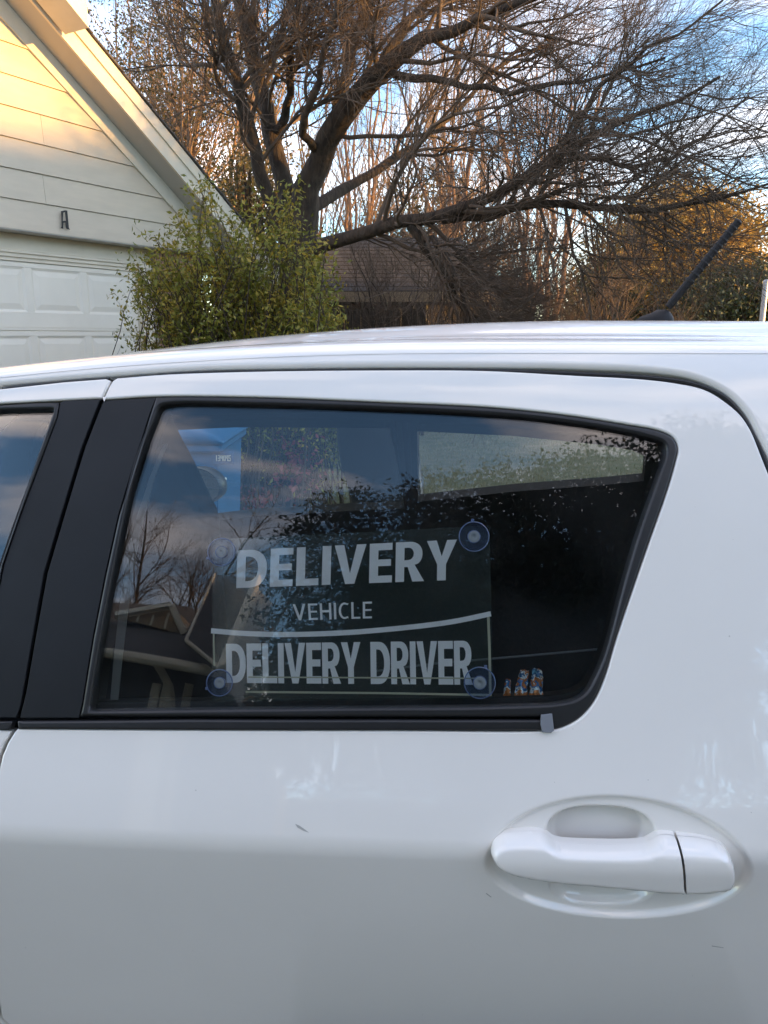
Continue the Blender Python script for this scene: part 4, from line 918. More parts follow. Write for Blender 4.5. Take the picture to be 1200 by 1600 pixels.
# --- the big bare tree
Y0 = 10.0
bt = thing('bare_tree', 'largest bare tree, thick dark trunk forking behind the green bush by the garage', 'tree', tuple(np.array(atz(474, 712, 0))*[1, 1, 0]))
k = atz(474, 712, 0); Y0 = float(k[1])
trunk = limb([(470, 712, Y0, .31), (468, 560, Y0, .26), (466, 430, Y0, .235), (470, 370, Y0, .225), (474, 330, Y0, .22)], 16)
main = [
 [(452, 400, Y0, .10), (436, 345, Y0-.1, .095), (412, 280, Y0-.2, .088), (388, 200, Y0-.4, .082), (365, 115, Y0-.5, .075), (346, 60, Y0-.6, .065), (332, 0, Y0-.6, .06), (322, -90, Y0-.6, .045)],
 [(468, 350, Y0, .15), (446, 290, Y0+.1, .13), (430, 235, Y0+.2, .125), (416, 185, Y0+.2, .12), (402, 115, Y0+.3, .11), (385, 55, Y0+.3, .10), (370, 5, Y0+.3, .09), (350, -80, Y0+.3, .07), (345, -160, Y0+.3, .04)],
 [(474, 340, Y0, .20), (488, 265, Y0-.1, .17), (512, 215, Y0-.3, .16), (545, 175, Y0-.5, .145), (575, 130, Y0-.7, .13), (622, 85, Y0-.9, .10), (672, 55, Y0-1.1, .08), (735, 32, Y0-1.3, .06), (820, 8, Y0-1.6, .045), (900, -25, Y0-1.8, .03)],
 [(520, 205, Y0-.3, .10), (535, 150, Y0-.1, .09), (545, 100, Y0, .08), (562, 40, Y0+.2, .07), (590, -30, Y0+.3, .055), (610, -120, Y0+.3, .04)],
 [(425, 215, Y0+.2, .07), (445, 180, Y0, .06), (458, 120, Y0-.2, .05), (452, 60, Y0-.4, .04), (470, 0, Y0-.6, .035), (500, -60, Y0-.8, .03)],
 [(574, 135, Y0-.7, .08), (600, 90, Y0-.5, .065), (640, 30, Y0-.4, .05), (690, -20, Y0-.4, .04), (760, -70, Y0-.4, .03)],
 [(478, 400, Y0, .13), (505, 384, Y0-.2, .105), (540, 368, Y0-.5, .095), (580, 358, Y0-.7, .088), (640, 352, Y0-1, .080), (700, 338, Y0-1.2, .070), (745, 316, Y0-1.4, .062), (792, 293, Y0-1.6, .055), (845, 262, Y0-1.8, .052), (885, 235, Y0-2, .045), (925, 208, Y0-2.1, .038), (980, 185, Y0-2.2, .030), (1050, 165, Y0-2.3, .022), (1125, 120, Y0-2.4, .014)],
 [(690, 341, Y0-1.2, .07), (760, 335, Y0-1.3, .06), (830, 318, Y0-1.5, .052), (900, 327, Y0-1.7, .044), (980, 328, Y0-2, .036), (1060, 322, Y0-2.1, .028), (1130, 308, Y0-2.2, .02), (1205, 286, Y0-2.3, .012)],
 [(640, 352, Y0-1, .055), (662, 385, Y0-1, .05), (688, 425, Y0-.9, .047), (715, 462, Y0-.8, .042), (745, 505, Y0-.7, .038), (775, 560, Y0-.6, .04)],
 [(655, 360, Y0-1, .04), (690, 395, Y0-1.2, .034), (720, 440, Y0-1.3, .03), (735, 520, Y0-1.4, .03)],
 [(480, 330, Y0, .09), (520, 300, Y0+.5, .08), (575, 275, Y0+.9, .07), (650, 230, Y0+1.2, .055), (730, 150, Y0+1.5, .04), (800, 90, Y0+1.6, .03), (880, 60, Y0+1.6, .02)],
 [(885, 235, Y0-2, .03), (930, 150, Y0-2.2, .025), (985, 95, Y0-2.3, .02), (1060, 50, Y0-2.4, .014), (1130, 0, Y0-2.5, .01)],
 [(845, 262, Y0-1.8, .035), (930, 245, Y0-1.6, .03), (1010, 265, Y0-1.5, .024), (1090, 225, Y0-1.4, .017), (1170, 150, Y0-1.4, .01)],
 [(600, 110, Y0-.8, .05), (680, 125, Y0-1.3, .04), (770, 150, Y0-1.7, .03), (860, 130, Y0-2, .024), (960, 120, Y0-2.2, .016), (1040, 90, Y0-2.3, .01)],
 [(500, 240, Y0-.2, .06), (470, 205, Y0-.8, .05), (500, 120, Y0-1.2, .04), (520, 40, Y0-1.4, .03), (540, -40, Y0-1.5, .02)],
]
LP = [limb(l) for l in main]
MP = np.stack([p for p, r in LP]); MR = np.stack([r for p, r in LP])*.84; MP[:, 1:-1] += RNG.normal(size=MP[:, 1:-1].shape)*.018
tubes('trunk', [knobs(np.stack([trunk[0]]), np.stack([trunk[1]])*.88, .05)+(14,)], M['bark'], bt, bt)
tubes('limbs', [knobs(MP, MR, .05)+(9,)], M['bark'], bt, bt)
lens = np.linalg.norm(np.diff(MP, axis=1), axis=2).sum(1)
c1 = children(MP, MR, 13, np.repeat(np.clip(lens*.55, .7, 2.7), 13), rad(46), 11, .15, (.05, -.02, .03), .22, .5, .028)
c1b = children(MP[6:8], MR[6:8], 8, 1.6, rad(60), 11, .2, (.03, -.02, -.10), .1, .5, .020)
c1 = (np.concatenate([c1[0], c1b[0]]), np.concatenate([c1[1], c1b[1]]))
c2 = children(*c1, 8, 1.25, rad(40), 8, .14, (.05, 0, .03), .2, .6, .0105)
c3 = children(*c2, 8, .66, rad(36), 6, .14, (.03, 0, .03), .2, .65, .0056)
c4 = children(c3[0][::1], c3[1][::1], 3, .34, rad(32), 4, .12, (.02, 0, .02), .2, .7, .0034)
print('tree', len(c1[0]), len(c2[0]), len(c3[0]), len(c4[0]))
tubes('branches', [c1+(5,), c2+(4,)], M['twig'], bt, bt); tubes('twigs', [c3+(3,), c4+(3,)], M['twig'], bt, bt)['kind'] = 'stuff'

# --- thin bare trees further off, catching the sun
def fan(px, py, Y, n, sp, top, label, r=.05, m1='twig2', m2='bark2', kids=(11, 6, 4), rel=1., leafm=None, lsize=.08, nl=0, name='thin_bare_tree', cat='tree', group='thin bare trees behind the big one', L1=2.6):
    b = atz(px, 525+1.47*1202/Y*1.0, 0) if False else np.array([at(px, 525, Y)[0], Y, 0.])
    t = thing(name, label, cat, tuple(b), group); P = []; R = []
    for i in range(n):
        u = (i+.5)/n*2-1; tx = px+sp*u+RNG.normal()*12; ty = top+abs(u)*60+RNG.uniform(-30, 60); e = at(tx, ty, Y+RNG.uniform(-1.5, 1.5))
        k = 12; tt = np.linspace(0, 1, k)[:, None]; s0 = b+np.array([RNG.normal()*.12, RNG.normal()*.12, 0]); mid = s0+np.array([(e-s0)[0]*.12, (e-s0)[1]*.1, (e-s0)[2]*.45])
        q = s0*(1-tt)**2+2*mid*tt*(1-tt)+e*tt**2; q[1:] += RNG.normal(size=(k-1, 3))*.05; P.append(q); R.append(r*RNG.uniform(.7, 1.2)*(1-.8*tt[:, 0]))
    P = np.array(P); R = np.array(R); a = children(P, R, kids[0], L1*rel, rad(32), 7, .10, (0, 0, .10), .25, .55, .02); b2 = children(*a, kids[1], 1.2*rel, rad(34), 5, .12, (0, 0, .08), .2, .6, .010); c = children(*b2, kids[2], .6*rel, rad(34), 4, .12, (0, 0, .05), .2, .7, .006)
    tubes('trunk', [knobs(P, R)+(7,)], M[m2], t, t); tubes('branches', [a+(4,), b2+(3,)], M[m1], t, t); tubes('twigs', [c+(3,)], M[m1], t, t)['kind'] = 'stuff'
    if leafm: 
        src = c[0].reshape(-1, 3); leaves('foliage', src[RNG.integers(0, len(src), nl)]+RNG.normal(size=(nl, 3))*.06, lsize, M[leafm], t, t)['kind'] = 'stuff'
    return t
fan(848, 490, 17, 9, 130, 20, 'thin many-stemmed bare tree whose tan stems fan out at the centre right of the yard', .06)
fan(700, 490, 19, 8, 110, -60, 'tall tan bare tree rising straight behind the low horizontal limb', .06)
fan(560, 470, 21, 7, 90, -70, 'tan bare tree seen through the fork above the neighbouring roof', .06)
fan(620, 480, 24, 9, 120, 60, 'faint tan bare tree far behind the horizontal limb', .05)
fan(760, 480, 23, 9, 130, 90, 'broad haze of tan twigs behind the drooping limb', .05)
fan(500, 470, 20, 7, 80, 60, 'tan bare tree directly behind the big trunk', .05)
fan(955, 490, 21, 8, 110, 150, 'low bare tree left of the golden tree, fine grey twigs', .05, m1='twig', m2='bark')
fan(780, 500, 13, 9, 120, 330, 'tangled leafless shrub standing right behind the car roof centre', .025, m1='twig', m2='bark', name='bare_shrub', cat='shrub', group='leafless shrubs behind the car', rel=.6, kids=(16, 8, 5), L1=1.6)
fan(650, 500, 12, 12, 110, 345, 'tangled leafless shrub in front of the neighbouring eave', .02, m1='twig', m2='bark', name='bare_shrub', cat='shrub', group='leafless shrubs behind the car', rel=.5, kids=(14, 7, 4), L1=1.4)
fan(590, 505, 12.5, 9, 80, 350, 'tangled leafless shrub left of the drooping limb, before the neighbouring roof', .02, m1='twig', m2='bark', name='bare_shrub', cat='shrub', group='leafless shrubs behind the car', rel=.5, kids=(14, 8, 5), L1=1.5)
fan(900, 505, 15, 8, 110, 380, 'tangled leafless shrub left of the roof antenna', .025, m1='twig', m2='bark', name='bare_shrub', cat='shrub', group='leafless shrubs behind the car', rel=.6, kids=(14, 8, 5), L1=1.6)
fan(1040, 510, 17, 6, 100, 450, 'leafless shrub behind the roof antenna', .02, m1='twig', m2='bark', name='bare_shrub', cat='shrub', group='leafless shrubs behind the car', rel=.6, kids=(12, 7, 4), L1=1.6)
# left cluster with brown olive leaves
fan(300, 400, 13, 4, 60, -60, 'slim tree with reddish trunk and olive brown leaves, beside the garage roof', .07, leafm='leaf_olive', nl=9000, lsize=.07, name='leafy_tree', group='half bare trees beside the garage roof', kids=(16, 7, 4))
fan(225, 400, 15, 4, 60, -40, 'slim half bare tree rising just behind the garage rake', .06, leafm='leaf_olive', nl=5000, lsize=.07, name='leafy_tree', group='half bare trees beside the garage roof', kids=(14, 6, 4))
fan(380, 400, 15, 5, 70, 20, 'half bare tree with brown leaves seen between the big tree limbs', .06, leafm='leaf_olive', nl=8000, lsize=.08, name='leafy_tree', group='half bare trees beside the garage roof', kids=(15, 7, 4))

def crown(name, label, pl, Y, dY, n, size, leafm, trunk_px, cat='tree', group=None, clump=.35, r=.12, thr=None, z0=0, stems=5, twigm='bark', ratio=.5, lead=None):
    """evergreen or leafy crown filling a shape at depth Y"""
    pl = [tuple(p) for p in pl]; A = np.array(pl); lo, hi_ = A.min(0), A.max(0)
    b = np.array([at(trunk_px, 525, Y)[0], Y, z0]); t = thing(name, label, cat, tuple(b), group)
    nc = int(n/26)*4; q = RNG.uniform(lo, hi_, (nc, 2)); q = q[inside(q, pl)][:int(n/26)]
    C = np.array([at(x, y, Y+RNG.normal()*dY) for x, y in q]); C = C[C[:, 2] > z0+.05]
    e = C[RNG.integers(0, len(C), 70)]; k = 9; tt = np.linspace(0, 1, k)[None, :, None]; P = b+(e[:, None]-b)*tt**np.array([1.3, 1.3, .9]); P[:, 1:] += RNG.normal(size=(len(e), k-1, 3))*.03
    R = (r*.35)*(1-.85*np.linspace(0, 1, k))[None]*np.ones((len(e), 1)); tubes('trunk', [(P, R, 5)], M[twigm], t, t)
    per = int(n/len(C))+1; L_ = np.repeat(C, per, 0)+RNG.normal(size=(len(C)*per, 3))*clump*np.array([.5, .5, .4]); leaves('foliage', L_, size, M[leafm], t, t, ratio)['kind'] = 'stuff'; return t
crown('yellow_tree', 'golden leaved tree glowing in low sun behind the roof antenna', [(945, 470), (930, 400), (985, 330), (1060, 290), (1120, 305), (1185, 350), (1200, 420), (1150, 470), (1060, 480)], 27, 1.5, 26000, .16, 'leaf_yellow', 1070, clump=.9, r=.5)
crown('dark_evergreen', 'dark green evergreen at the right edge beside the grey post', [(1060, 500), (1070, 455), (1110, 430), (1160, 425), (1215, 420), (1260, 440), (1260, 505)], 24, 1.0, 15000, .13, 'leaf_ever', 1140, clump=.6, r=.4, group='dark evergreens')
crown('dark_evergreen', 'dull green evergreen between the bare shrubs, left of the antenna', [(860, 500), (880, 440), (930, 410), (990, 430), (1010, 500)], 25, 1.2, 9000, .13, 'leaf_ever', 940, clump=.7, r=.4, group='dark evergreens')
crown('dark_evergreen', 'green evergreen rising behind the bush and left of the big trunk', [(330, 480), (335, 330), (370, 250), (400, 215), (440, 290), (460, 360), (470, 480)], 12, .6, 9000, .07, 'leaf_olive', 395, clump=.4, r=.3, group='dark evergreens')
crown('dark_evergreen', 'dull evergreen low behind the horizontal limb at the centre', [(560, 420), (600, 300), (700, 270), (760, 330), (800, 420), (780, 500), (600, 500)], 24, 1.2, 7000, .14, 'leaf_olive', 690, clump=.9, r=.4, group='dark evergreens')
# the bush by the garage: upright leafy shoots
BY = 6.15; bb = np.array([at(395, 525, BY)[0], BY, 0.]); bush = thing('leafy_bush', 'olive green and yellow leafy bush at the garage corner, seen above the car roof', 'bush', tuple(bb))
ns = 330; rim = [(205, 455), (226, 420), (243, 388), (262, 400), (290, 340), (318, 318), (345, 340), (372, 352), (400, 345), (432, 338), (452, 325), (470, 360), (505, 385), (528, 410), (533, 450), (520, 520)]
rx_ = np.array([p[0] for p in rim]); ry_ = np.array([p[1] for p in rim])
P = []; 
for i in range(ns):
    x = RNG.uniform(222, 540) if i > 40 else RNG.choice([206, 243, 318, 452, 528])+RNG.normal()*10; x = min(max(x, 205), 542); yt = np.interp(x, rx_, ry_); y = yt-10+RNG.normal()*14 if i < 60 else yt+RNG.uniform(0, 1)**.8*210
    e = at(x, y, BY+RNG.normal()*.38); s0 = bb+np.array([RNG.normal()*.38+(e-bb)[0]*.35, RNG.normal()*.25, 0]); k = 10; tt = np.linspace(0, 1, k)[:, None]; md_ = s0+np.array([(e-s0)[0]*.25, (e-s0)[1]*.25, (e-s0)[2]*.6])
    q = s0*(1-tt)**2+2*md_*tt*(1-tt)+e*tt**2; q[1:] += RNG.normal(size=(k-1, 3))*.012; P.append(q)
P = np.array(P); R = .009*(1-.8*np.linspace(0, 1, 10))[None]*np.ones((ns, 1)); a = children(P, R, 9, .34, rad(45), 6, .08, (0, 0, .12), .3, .5, .003)
tubes('stems', [(P, R, 4), a+(3,)], M['bark'], bush, bush)
src = np.concatenate([P[:, 3:], a[0][:, 1:].reshape(-1, 7 if False else 5, 3)[:, :, :].reshape(-1, 5, 3)[:0].reshape(0, 7, 3)]).reshape(-1, 3) if False else np.concatenate([P[:, 2:].reshape(-1, 3), a[0].reshape(-1, 3)])
nl = 46000; i_ = RNG.integers(0, len(src), nl); leaves('foliage', src[i_]+RNG.normal(size=(nl, 3))*.028, .044, M['leaf_bush'], bush, bush, .42)['kind'] = 'stuff'
rr_ = at(462, 735, BY-.4); nl = 260; leaves('red_leaves', rr_+RNG.normal(size=(nl, 3))*[.10, .05, .13], .05, M['leaf_red'], bush, bush, .6)
rr_ = at(400, 780, BY-.5); leaves('red_leaves', rr_+RNG.normal(size=(90, 3))*[.05, .05, .05], .05, M['leaf_red'], bush, bush, .6)
# dry grass on the lawn beyond the car
n = 26000; gx_ = RNG.uniform(-2.2, 8, n); gy_ = RNG.uniform(4.6, 16, n); k = (gx_-(g1[0]+.3) > -.6*(gy_-g1[1])*0) & ((gy_ > 4.8) | (gx_ > 2)); C = np.stack([gx_, gy_, np.zeros(n)], 1)[k]; k2 = C[:, 0] > -1.9+.0*C[:, 1]; C = C[k2]
gr = leaves('lawn_grass', C, .055, M['blade'], None, None, .16, D=np.tile([0, 0, 1.], (len(C), 1))); gr['kind'] = 'stuff'

# ---------------------------------------------------------------- neighbours' houses beyond
nb = thing('neighbour_house', 'low tan house with grey shingled roof and dark window behind the tangled branches', 'house', (0, 14.5, 0))
zE = at(600, 456, 14)[2]; xL, xR = at(380, 456, 14)[0], at(800, 456, 14)[0]; zR_ = at(600, 372, 17.5)[2]
m = MB(); m.add([(xL, 14, zE), (xR, 14, zE), (xR-.6, 17.5, zR_), (xL+.6, 17.5, zR_), (xL, 21, zE), (xR, 21, zE)], [(0, 1, 2, 3), (3, 2, 5, 4), (1, 5, 2), (4, 0, 3)]); rfh = m.build('roof', M['shingle2'], nb)
for r in range(14):     # overlapping courses with butt shadows
    u0, u1 = r/14, (r+1)/14; z0 = zE+(zR_-zE)*u0; z1 = zE+(zR_-zE)*u1; y0 = 14+3.5*u0; y1 = 14+3.5*u1
    m = MB().add([(xL+.6*u0, y0, z0+.018), (xR-.6*u0, y0, z0+.018), (xR-.6*u1, y1, z1+.008), (xL+.6*u1, y1, z1+.008), (xL+.6*u0, y0, z0+.003), (xR-.6*u0, y0, z0+.003)], [(0, 1, 2, 3), (4, 5, 1, 0)]); m.build('shingle_course', M['shingle2'], rfh)
m = MB().box(((xL+xR)/2, 13.98, zE-.085), (xR-xL, .04, .17)); m.build('fascia_board', M['fascia_b'], nb)
m = MB().box(((xL+xR)/2, 17.5, (zE-.2)/2), (xR-xL-1, 5.6, zE-.2)); m.build('wall', M['wallA'], nb)
for a, b in ((566, 604), (625, 668)):
    x0, x1 = at(a, 470, 14.7)[0], at(b, 470, 14.7)[0]; m = MB().box(((x0+x1)/2, 14.68, 1.75), (x1-x0, .03, .85)); wn = m.build('window', M['winglass'], nb); m = MB()
    for xx in (x0, x1, (x0+x1)/2): m.box((xx, 14.65, 1.75), (.05, .04, .93))
    for zz in (1.31, 2.2): m.box(((x0+x1)/2, 14.649, zz), (x1-x0+.05, .036, .05))
    m.build('window_frame', M['wallB'], wn)
h2 = thing('brick_house', 'distant orange brick house with cream siding and low roof behind the antenna', 'house', (13, 34, 0))
x0, x1, x2 = at(985, 480, 33)[0], at(1032, 480, 33)[0], at(1062, 480, 33)[0]
MB().box(((x0+x1)/2, 34, 1.4), (x1-x0, 2, 2.8)).build('wall', M['brick'], h2); MB().box(((x1+x2)/2+.02, 34, 1.38), (x2-x1, 1.96, 2.76)).build('wall', M['wallB'], h2)
x3, x4 = x2+.05, at(1300, 480, 33)[0]; MB().box(((x3+x4)/2, 34, 1.35), (x4-x3, 2.04, 2.7)).build('wall', M['brick'], h2)
for q in range(4):
    xw = x3+1.2+q*1.8; wn = MB().box((xw, 32.96, 1.7), (.8, .05, 1.0)).build('window', M['winglass'], h2); MB().box((xw, 32.93, 2.24), (.95, .06, .08)).box((xw, 32.93, 1.16), (.95, .06, .08)).build('window_frame', M['wallB'], wn)
MB().add([(x0-.4, 32.6, 2.72), (x4+.4, 32.6, 2.72), (x4-1, 35, 4.1), (x0+1, 35, 4.1), (x0-.4, 37.6, 2.72), (x4+.4, 37.6, 2.72)], [(0, 1, 2, 3), (3, 2, 5, 4), (1, 5, 2), (4, 0, 3)]).build('roof', M['shingle2'], h2)
h3 = thing('cream_house', 'pale cream house wall glimpsed through twigs right of the tangled shrub', 'house', (4.5, 24, 0))
x0, x1 = at(768, 480, 23)[0], at(835, 480, 23)[0]; MB().box(((x0+x1)/2, 24, 1.25), (x1-x0, 2, 2.5)).build('wall', M['wallB'], h3)
MB().add([(x0-.4, 22.8, 2.4), (x1+.4, 22.8, 2.4), (x1, 24, 3.2), (x0, 24, 3.2), (x0-.4, 25.4, 2.4), (x1+.4, 25.4, 2.4)], [(0, 1, 2, 3), (3, 2, 5, 4), (1, 5, 2), (4, 0, 3)]).build('roof', M['shingle2'], h3)
wn = MB().box(((x0+x1)/2, 22.98, 1.6), (.5, .04, .8)).build('window', M['winglass'], h3)
# scalloped fence between the bush and the neighbour
fx0, fx1 = at(500, 490, 11.6)[0], at(665, 490, 11.6)[0]; fe = thing('picket_fence', 'weathered wooden fence with rounded pickets below the neighbouring eave', 'fence', ((fx0+fx1)/2, 11.6, 0))
zt = at(580, 482, 11.6)[2]; n = 13; wv = (fx1-fx0)/n
for i in range(n):
    cx = fx0+wv*(i+.5); lp = [(cx-wv*.44, 11.6, 0), (cx+wv*.44, 11.6, 0)]+[(cx+wv*.44*math.cos(a), 11.6, zt-.07+.07*math.sin(a)) for a in np.linspace(0, math.pi, 8)]
    MB().prism(lp, (0, 1, 0), .02).build('picket', M['bark'], fe)
MB().box(((fx0+fx1)/2, 11.64, .4), (fx1-fx0, .035, .09)).build('rail', M['bark'], fe); MB().box(((fx0+fx1)/2, 11.64, 1.3), (fx1-fx0, .035, .09)).build('rail', M['bark'], fe)
# grey post at the right edge
pb = at(1197, 440, 19); po = thing('metal_post', 'slim grey metal post at the right edge beside the dark evergreen', 'post', (pb[0], pb[1], 0))
V, F = tube_vf([(pb[0], pb[1], 0), (pb[0], pb[1], pb[2])], .065, 14); part('pole', V, F, M['post'], po, smooth_=False); V, F = tube_vf([(pb[0], pb[1], pb[2]), (pb[0], pb[1], pb[2]+.05)], [.08, .03], 14); part('cap', V, F, M['post'], po)

# ---------------------------------------------------------------- blue wheeled bin beyond the car
bY = 3.62; bc = at(250, 700, bY); bn = thing('wheeled_bin', 'blue wheeled rubbish bin with white stencilled number, seen through the rear window', 'bin', (bc[0], bY+.3, 0))
bx = bc[0]; 
def frus(m, x0, x1, y0, y1, z0, X0, X1, Y0_, Y1_, z1): v = [(x0, y0, z0), (x1, y0, z0), (x1, y1, z0), (x0, y1, z0), (X0, Y0_, z1), (X1, Y0_, z1), (X1, Y1_, z1), (X0, Y1_, z1)]; return m.add(v, [(0, 3, 2, 1), (4, 5, 6, 7), (0, 1, 5, 4), (1, 2, 6, 5), (2, 3, 7, 6), (3, 0, 4, 7)])
hw = .29; m = MB(); frus(m, bx-hw*.8, bx+hw*.8, bY+.03, bY+.55, .06, bx-hw*.94, bx+hw*.94, bY-.01, bY+.62, .93); m.build('body', M['bin'], bn)
m = MB(); m.box((bx, bY+.30, .955), (hw*2.06, .68, .05), bev=.012); m.build('rim', M['bin'], bn)
# domed lid with front lip
V = []; nn_ = 13
for i in range(nn_):
    v_ = i/(nn_-1); 
    for j in range(nn_):
        u_ = j/(nn_-1); V.append((bx-hw*1.07+hw*2.14*u_, bY-.05+.74*v_, .985+.085*(1-(2*u_-1)**4)*(math.sin(math.pi*min(1, v_*1.25+.1))**.5 if v_*1.25+.1 < 1 else 0)))
k = len(V); V2 = [(x, y, .975) for x, y, z in V]
F = [(i*nn_+j, i*nn_+j+1, (i+1)*nn_+j+1, (i+1)*nn_+j) for i in range(nn_-1) for j in range(nn_-1)]; F += [tuple(q+k for q in f[::-1]) for f in F]
bd = list(range(nn_))+[i*nn_+nn_-1 for i in range(1, nn_)]+[(nn_-1)*nn_+j for j in range(nn_-2, -1, -1)]+[i*nn_ for i in range(nn_-2, 0, -1)]
F += [(bd[i], k+bd[i], k+bd[(i+1) % len(bd)], bd[(i+1) % len(bd)]) for i in range(len(bd))]; part('lid', V+V2, F, M['bin'], bn, smooth_=True)
nx0 = at(337, 720, bY-.02)[0]; nz0 = at(337, 720, bY-.02)[2]; lx = at(334, 752, bY-.04)
m = MB(); m.box((bx+.19, bY-.005, .40), (.13, .03, .62), bev=.008); m.build('front_rib', M['bin'], bn); m = MB(); m.box((bx-.10, bY+.0, .60), (.24, .03, .42), bev=.008); m.build('front_rib', M['bin'], bn)
V, F = tube_vf([tuple(lx), (lx[0]+.06, bY-.04, lx[2]+.012)], .007, 8); part('lift_bar', V, F, M['binwhite'], bn)
# stencilled digits
seg = {'1': [(.5, 0, .5, 1)], '3': [(0, 1, 1, 1), (1, 1, 1, 0), (0, .5, 1, .5), (0, 0, 1, 0)], '9': [(0, 1, 1, 1), (0, 1, 0, .5), (0, .5, 1, .5), (1, 1, 1, 0)], '0': [(0, 0, 0, 1), (1, 0, 1, 1), (0, 0, 1, 0), (0, 1, 1, 1)], '4': [(0, 1, 0, .5), (0, .5, 1, .5), (1, 1, 1, 0)], '5': [(0, 1, 1, 1), (0, 1, 0, .5), (0, .5, 1, .5), (1, .5, 1, 0), (0, 0, 1, 0)]}
m = MB(); 
for i, ch in enumerate('139045'):
    for a, b, c_, d_ in seg[ch]: 
        x0, z0, x1, z1 = nx0+i*.0125+min(a, c_)*.007, nz0+min(b, d_)*.024, nx0+i*.0125+max(a, c_)*.007, nz0+max(b, d_)*.024; m.box(((x0+x1)/2, bY-.016, (z0+z1)/2), (x1-x0+.0035, .003, z1-z0+.0035))
m.build('number', M['binwhite'], bn)
m = MB(); m.box((nx0+.034, bY-.008, nz0+.012), (.10, .012, .06), bev=.003); m.build('number_plate', M['bin'], bn)
for s_ in (-1, 1):
    V, F = tube_vf([(bx+s_*.27, bY+.62, .11), (bx+s_*.32, bY+.62, .11)], .11, 20); part('wheel', V, F, M['tyre'], bn)

# ---------------------------------------------------------------- behind the viewer: what the window and paint reflect
def refl(x, y, D):
    X_, Z_ = hit(x, y, .009); n = n2w(nrm(np.array([X_]), np.array([Z_])))[0]; p = c2w(np.array([X_, float(S(X_, Z_))+.009, Z_])); d = ray(x, y); d /= np.linalg.norm(d); r = d-2*(d@n)*n; return p+r*D/np.linalg.norm(r[:2])
def slab(m, P, th):
    P = [np.array(p, float) for p in P]; n = np.cross(P[1]-P[0], P[2]-P[0]); n /= np.linalg.norm(n); n = n if n[2] > 0 else -n; return m.prism(P, -n, th)
e0, e1 = refl(110, 1004, 6.5), refl(350, 1044, 6.2); r0, r1 = refl(150, 940, 9.2), refl(300, 948, 9.6)
hb = thing('house_behind', 'dark house with low roof, gutter and small lit gable, mirrored in the rear window', 'house', (e1[0], e1[1], 0))
m = MB(); slab(m, [e0+(e0-e1)*.8, e1, r1, r0+(r0-r1)*1.2], .08); m.build('roof', M['shingle'], hb)
dr = (e1-e0)/np.linalg.norm(e1-e0); V, F = tube_vf([e0-dr*3-CZ*.05, e1+dr*.3-CZ*.05], .055, 8); gt = part('gutter', V, F, M['trim'], hb)
q = e0*.42+e1*.58; back = np.array([dr[1], -dr[0], 0]); back = back if back[1] < 0 else -back
V, F = tube_vf([q-CZ*.08, q-CZ*.22+dr*.12+back*.3, q-CZ*.35+dr*.16+back*.42, [q[0]+dr[0]*.16+back[0]*.42, q[1]+dr[1]*.16+back[1]*.42, .1]], .04, 8); part('downspout', V, F, M['trim'], hb)
wz = min(e0[2], e1[2])-.03; w0, w1 = e0-dr*3+back*.5, e1+back*.5
MB().prism([(w0[0], w0[1], 0), (w1[0], w1[1], 0), (w1[0], w1[1], w1[2]+.16), (w0[0], w0[1], w0[2]+.16)], back, .25).build('wall', M['wallD'], hb)
for f in (.55, .62, .76, .9):
    c = e0*(1-f)+e1*f+back*.48; MB().box((c[0], c[1], wz*.5), (.09, .05, wz*.98), (dr, back, CZ)).build('corner_board', M['trim'], hb)
for f in (.585, .69, .83):
    c = e0*(1-f)+e1*f+back*.49; MB().box((c[0], c[1], wz*.55), (.3, .03, wz*.7), (dr, back, CZ)).build('wall_panel', M['fascia_b'], hb)
# small gable with lit rakes
a, b, c = refl(183, 965, 7.6), refl(290, 993, 7.6), refl(270, 950, 7.6); bk = np.array([.0, -1., 0])*2
MB().add([a, b, c, a+bk, b+bk, c+bk], [(0, 1, 2), (0, 2, 5, 3), (1, 4, 5, 2)]).build('gable', M['fascia_b'], hb)
for p, q in ((a, c), (b, c)): V, F = tube_vf([p+CY*.1, q+CY*.1], .05, 4); part('rake_board', V, F, M['trim'], hb)
for u in (.3, .5, .7):
    p = a*(1-u)+b*u; h_ = (c[2]-p[2])*min(1, (u/.8 if u < .8 else 1))*.8; V, F = tube_vf([p+CY*.06, p+CY*.06+CZ*max(h_, .1)], .02, 4); part('batten', V, F, M['trim'], hb)
# steep wing
q4 = [refl(290, 1000, 6.2), refl(346, 1046, 5.9), refl(402, 904, 7.6), refl(335, 897, 7.9)]
hw_ = thing('house_wing', 'steep grey roofed wing with a sunlit rake edge, mirrored left of the holly', 'house', (q4[1][0], q4[1][1], 0))
m = MB(); slab(m, q4, .06); m.build('roof', M['shingle'], hw_)
for w_, (p, q), nm, mt in ((.06, (q4[1], q4[2]), 'rake_board', 'trim'), (.018, (q4[0], q4[3]), 'rake_board', 'trim'), (.02, (q4[0], q4[1]), 'eave_board', 'trim')):
    V, F = tube_vf([p, q], w_, 4); part(nm, V, F, M[mt], hw_)
p, q = q4[1]-CZ*.1, q4[2]-CZ*.1; inn = (q4[1]-q4[0]); inn /= np.linalg.norm(inn); MB().add([p, q, q+inn*.35-CZ*.05, p+inn*.35-CZ*.05], [(0, 1, 2, 3)]).build('soffit', M['soffit'], hw_)
MB().prism([(q4[0][0], q4[0][1]-.5, 0), (q4[1][0], q4[1][1]-.5, 0), (q4[1][0], q4[1][1]-.5, q4[1][2]-.15), (q4[0][0], q4[0][1]-.5, q4[0][2]-.15)], (0, -1, 0), 3).build('wall', M['wallD'], hw_)
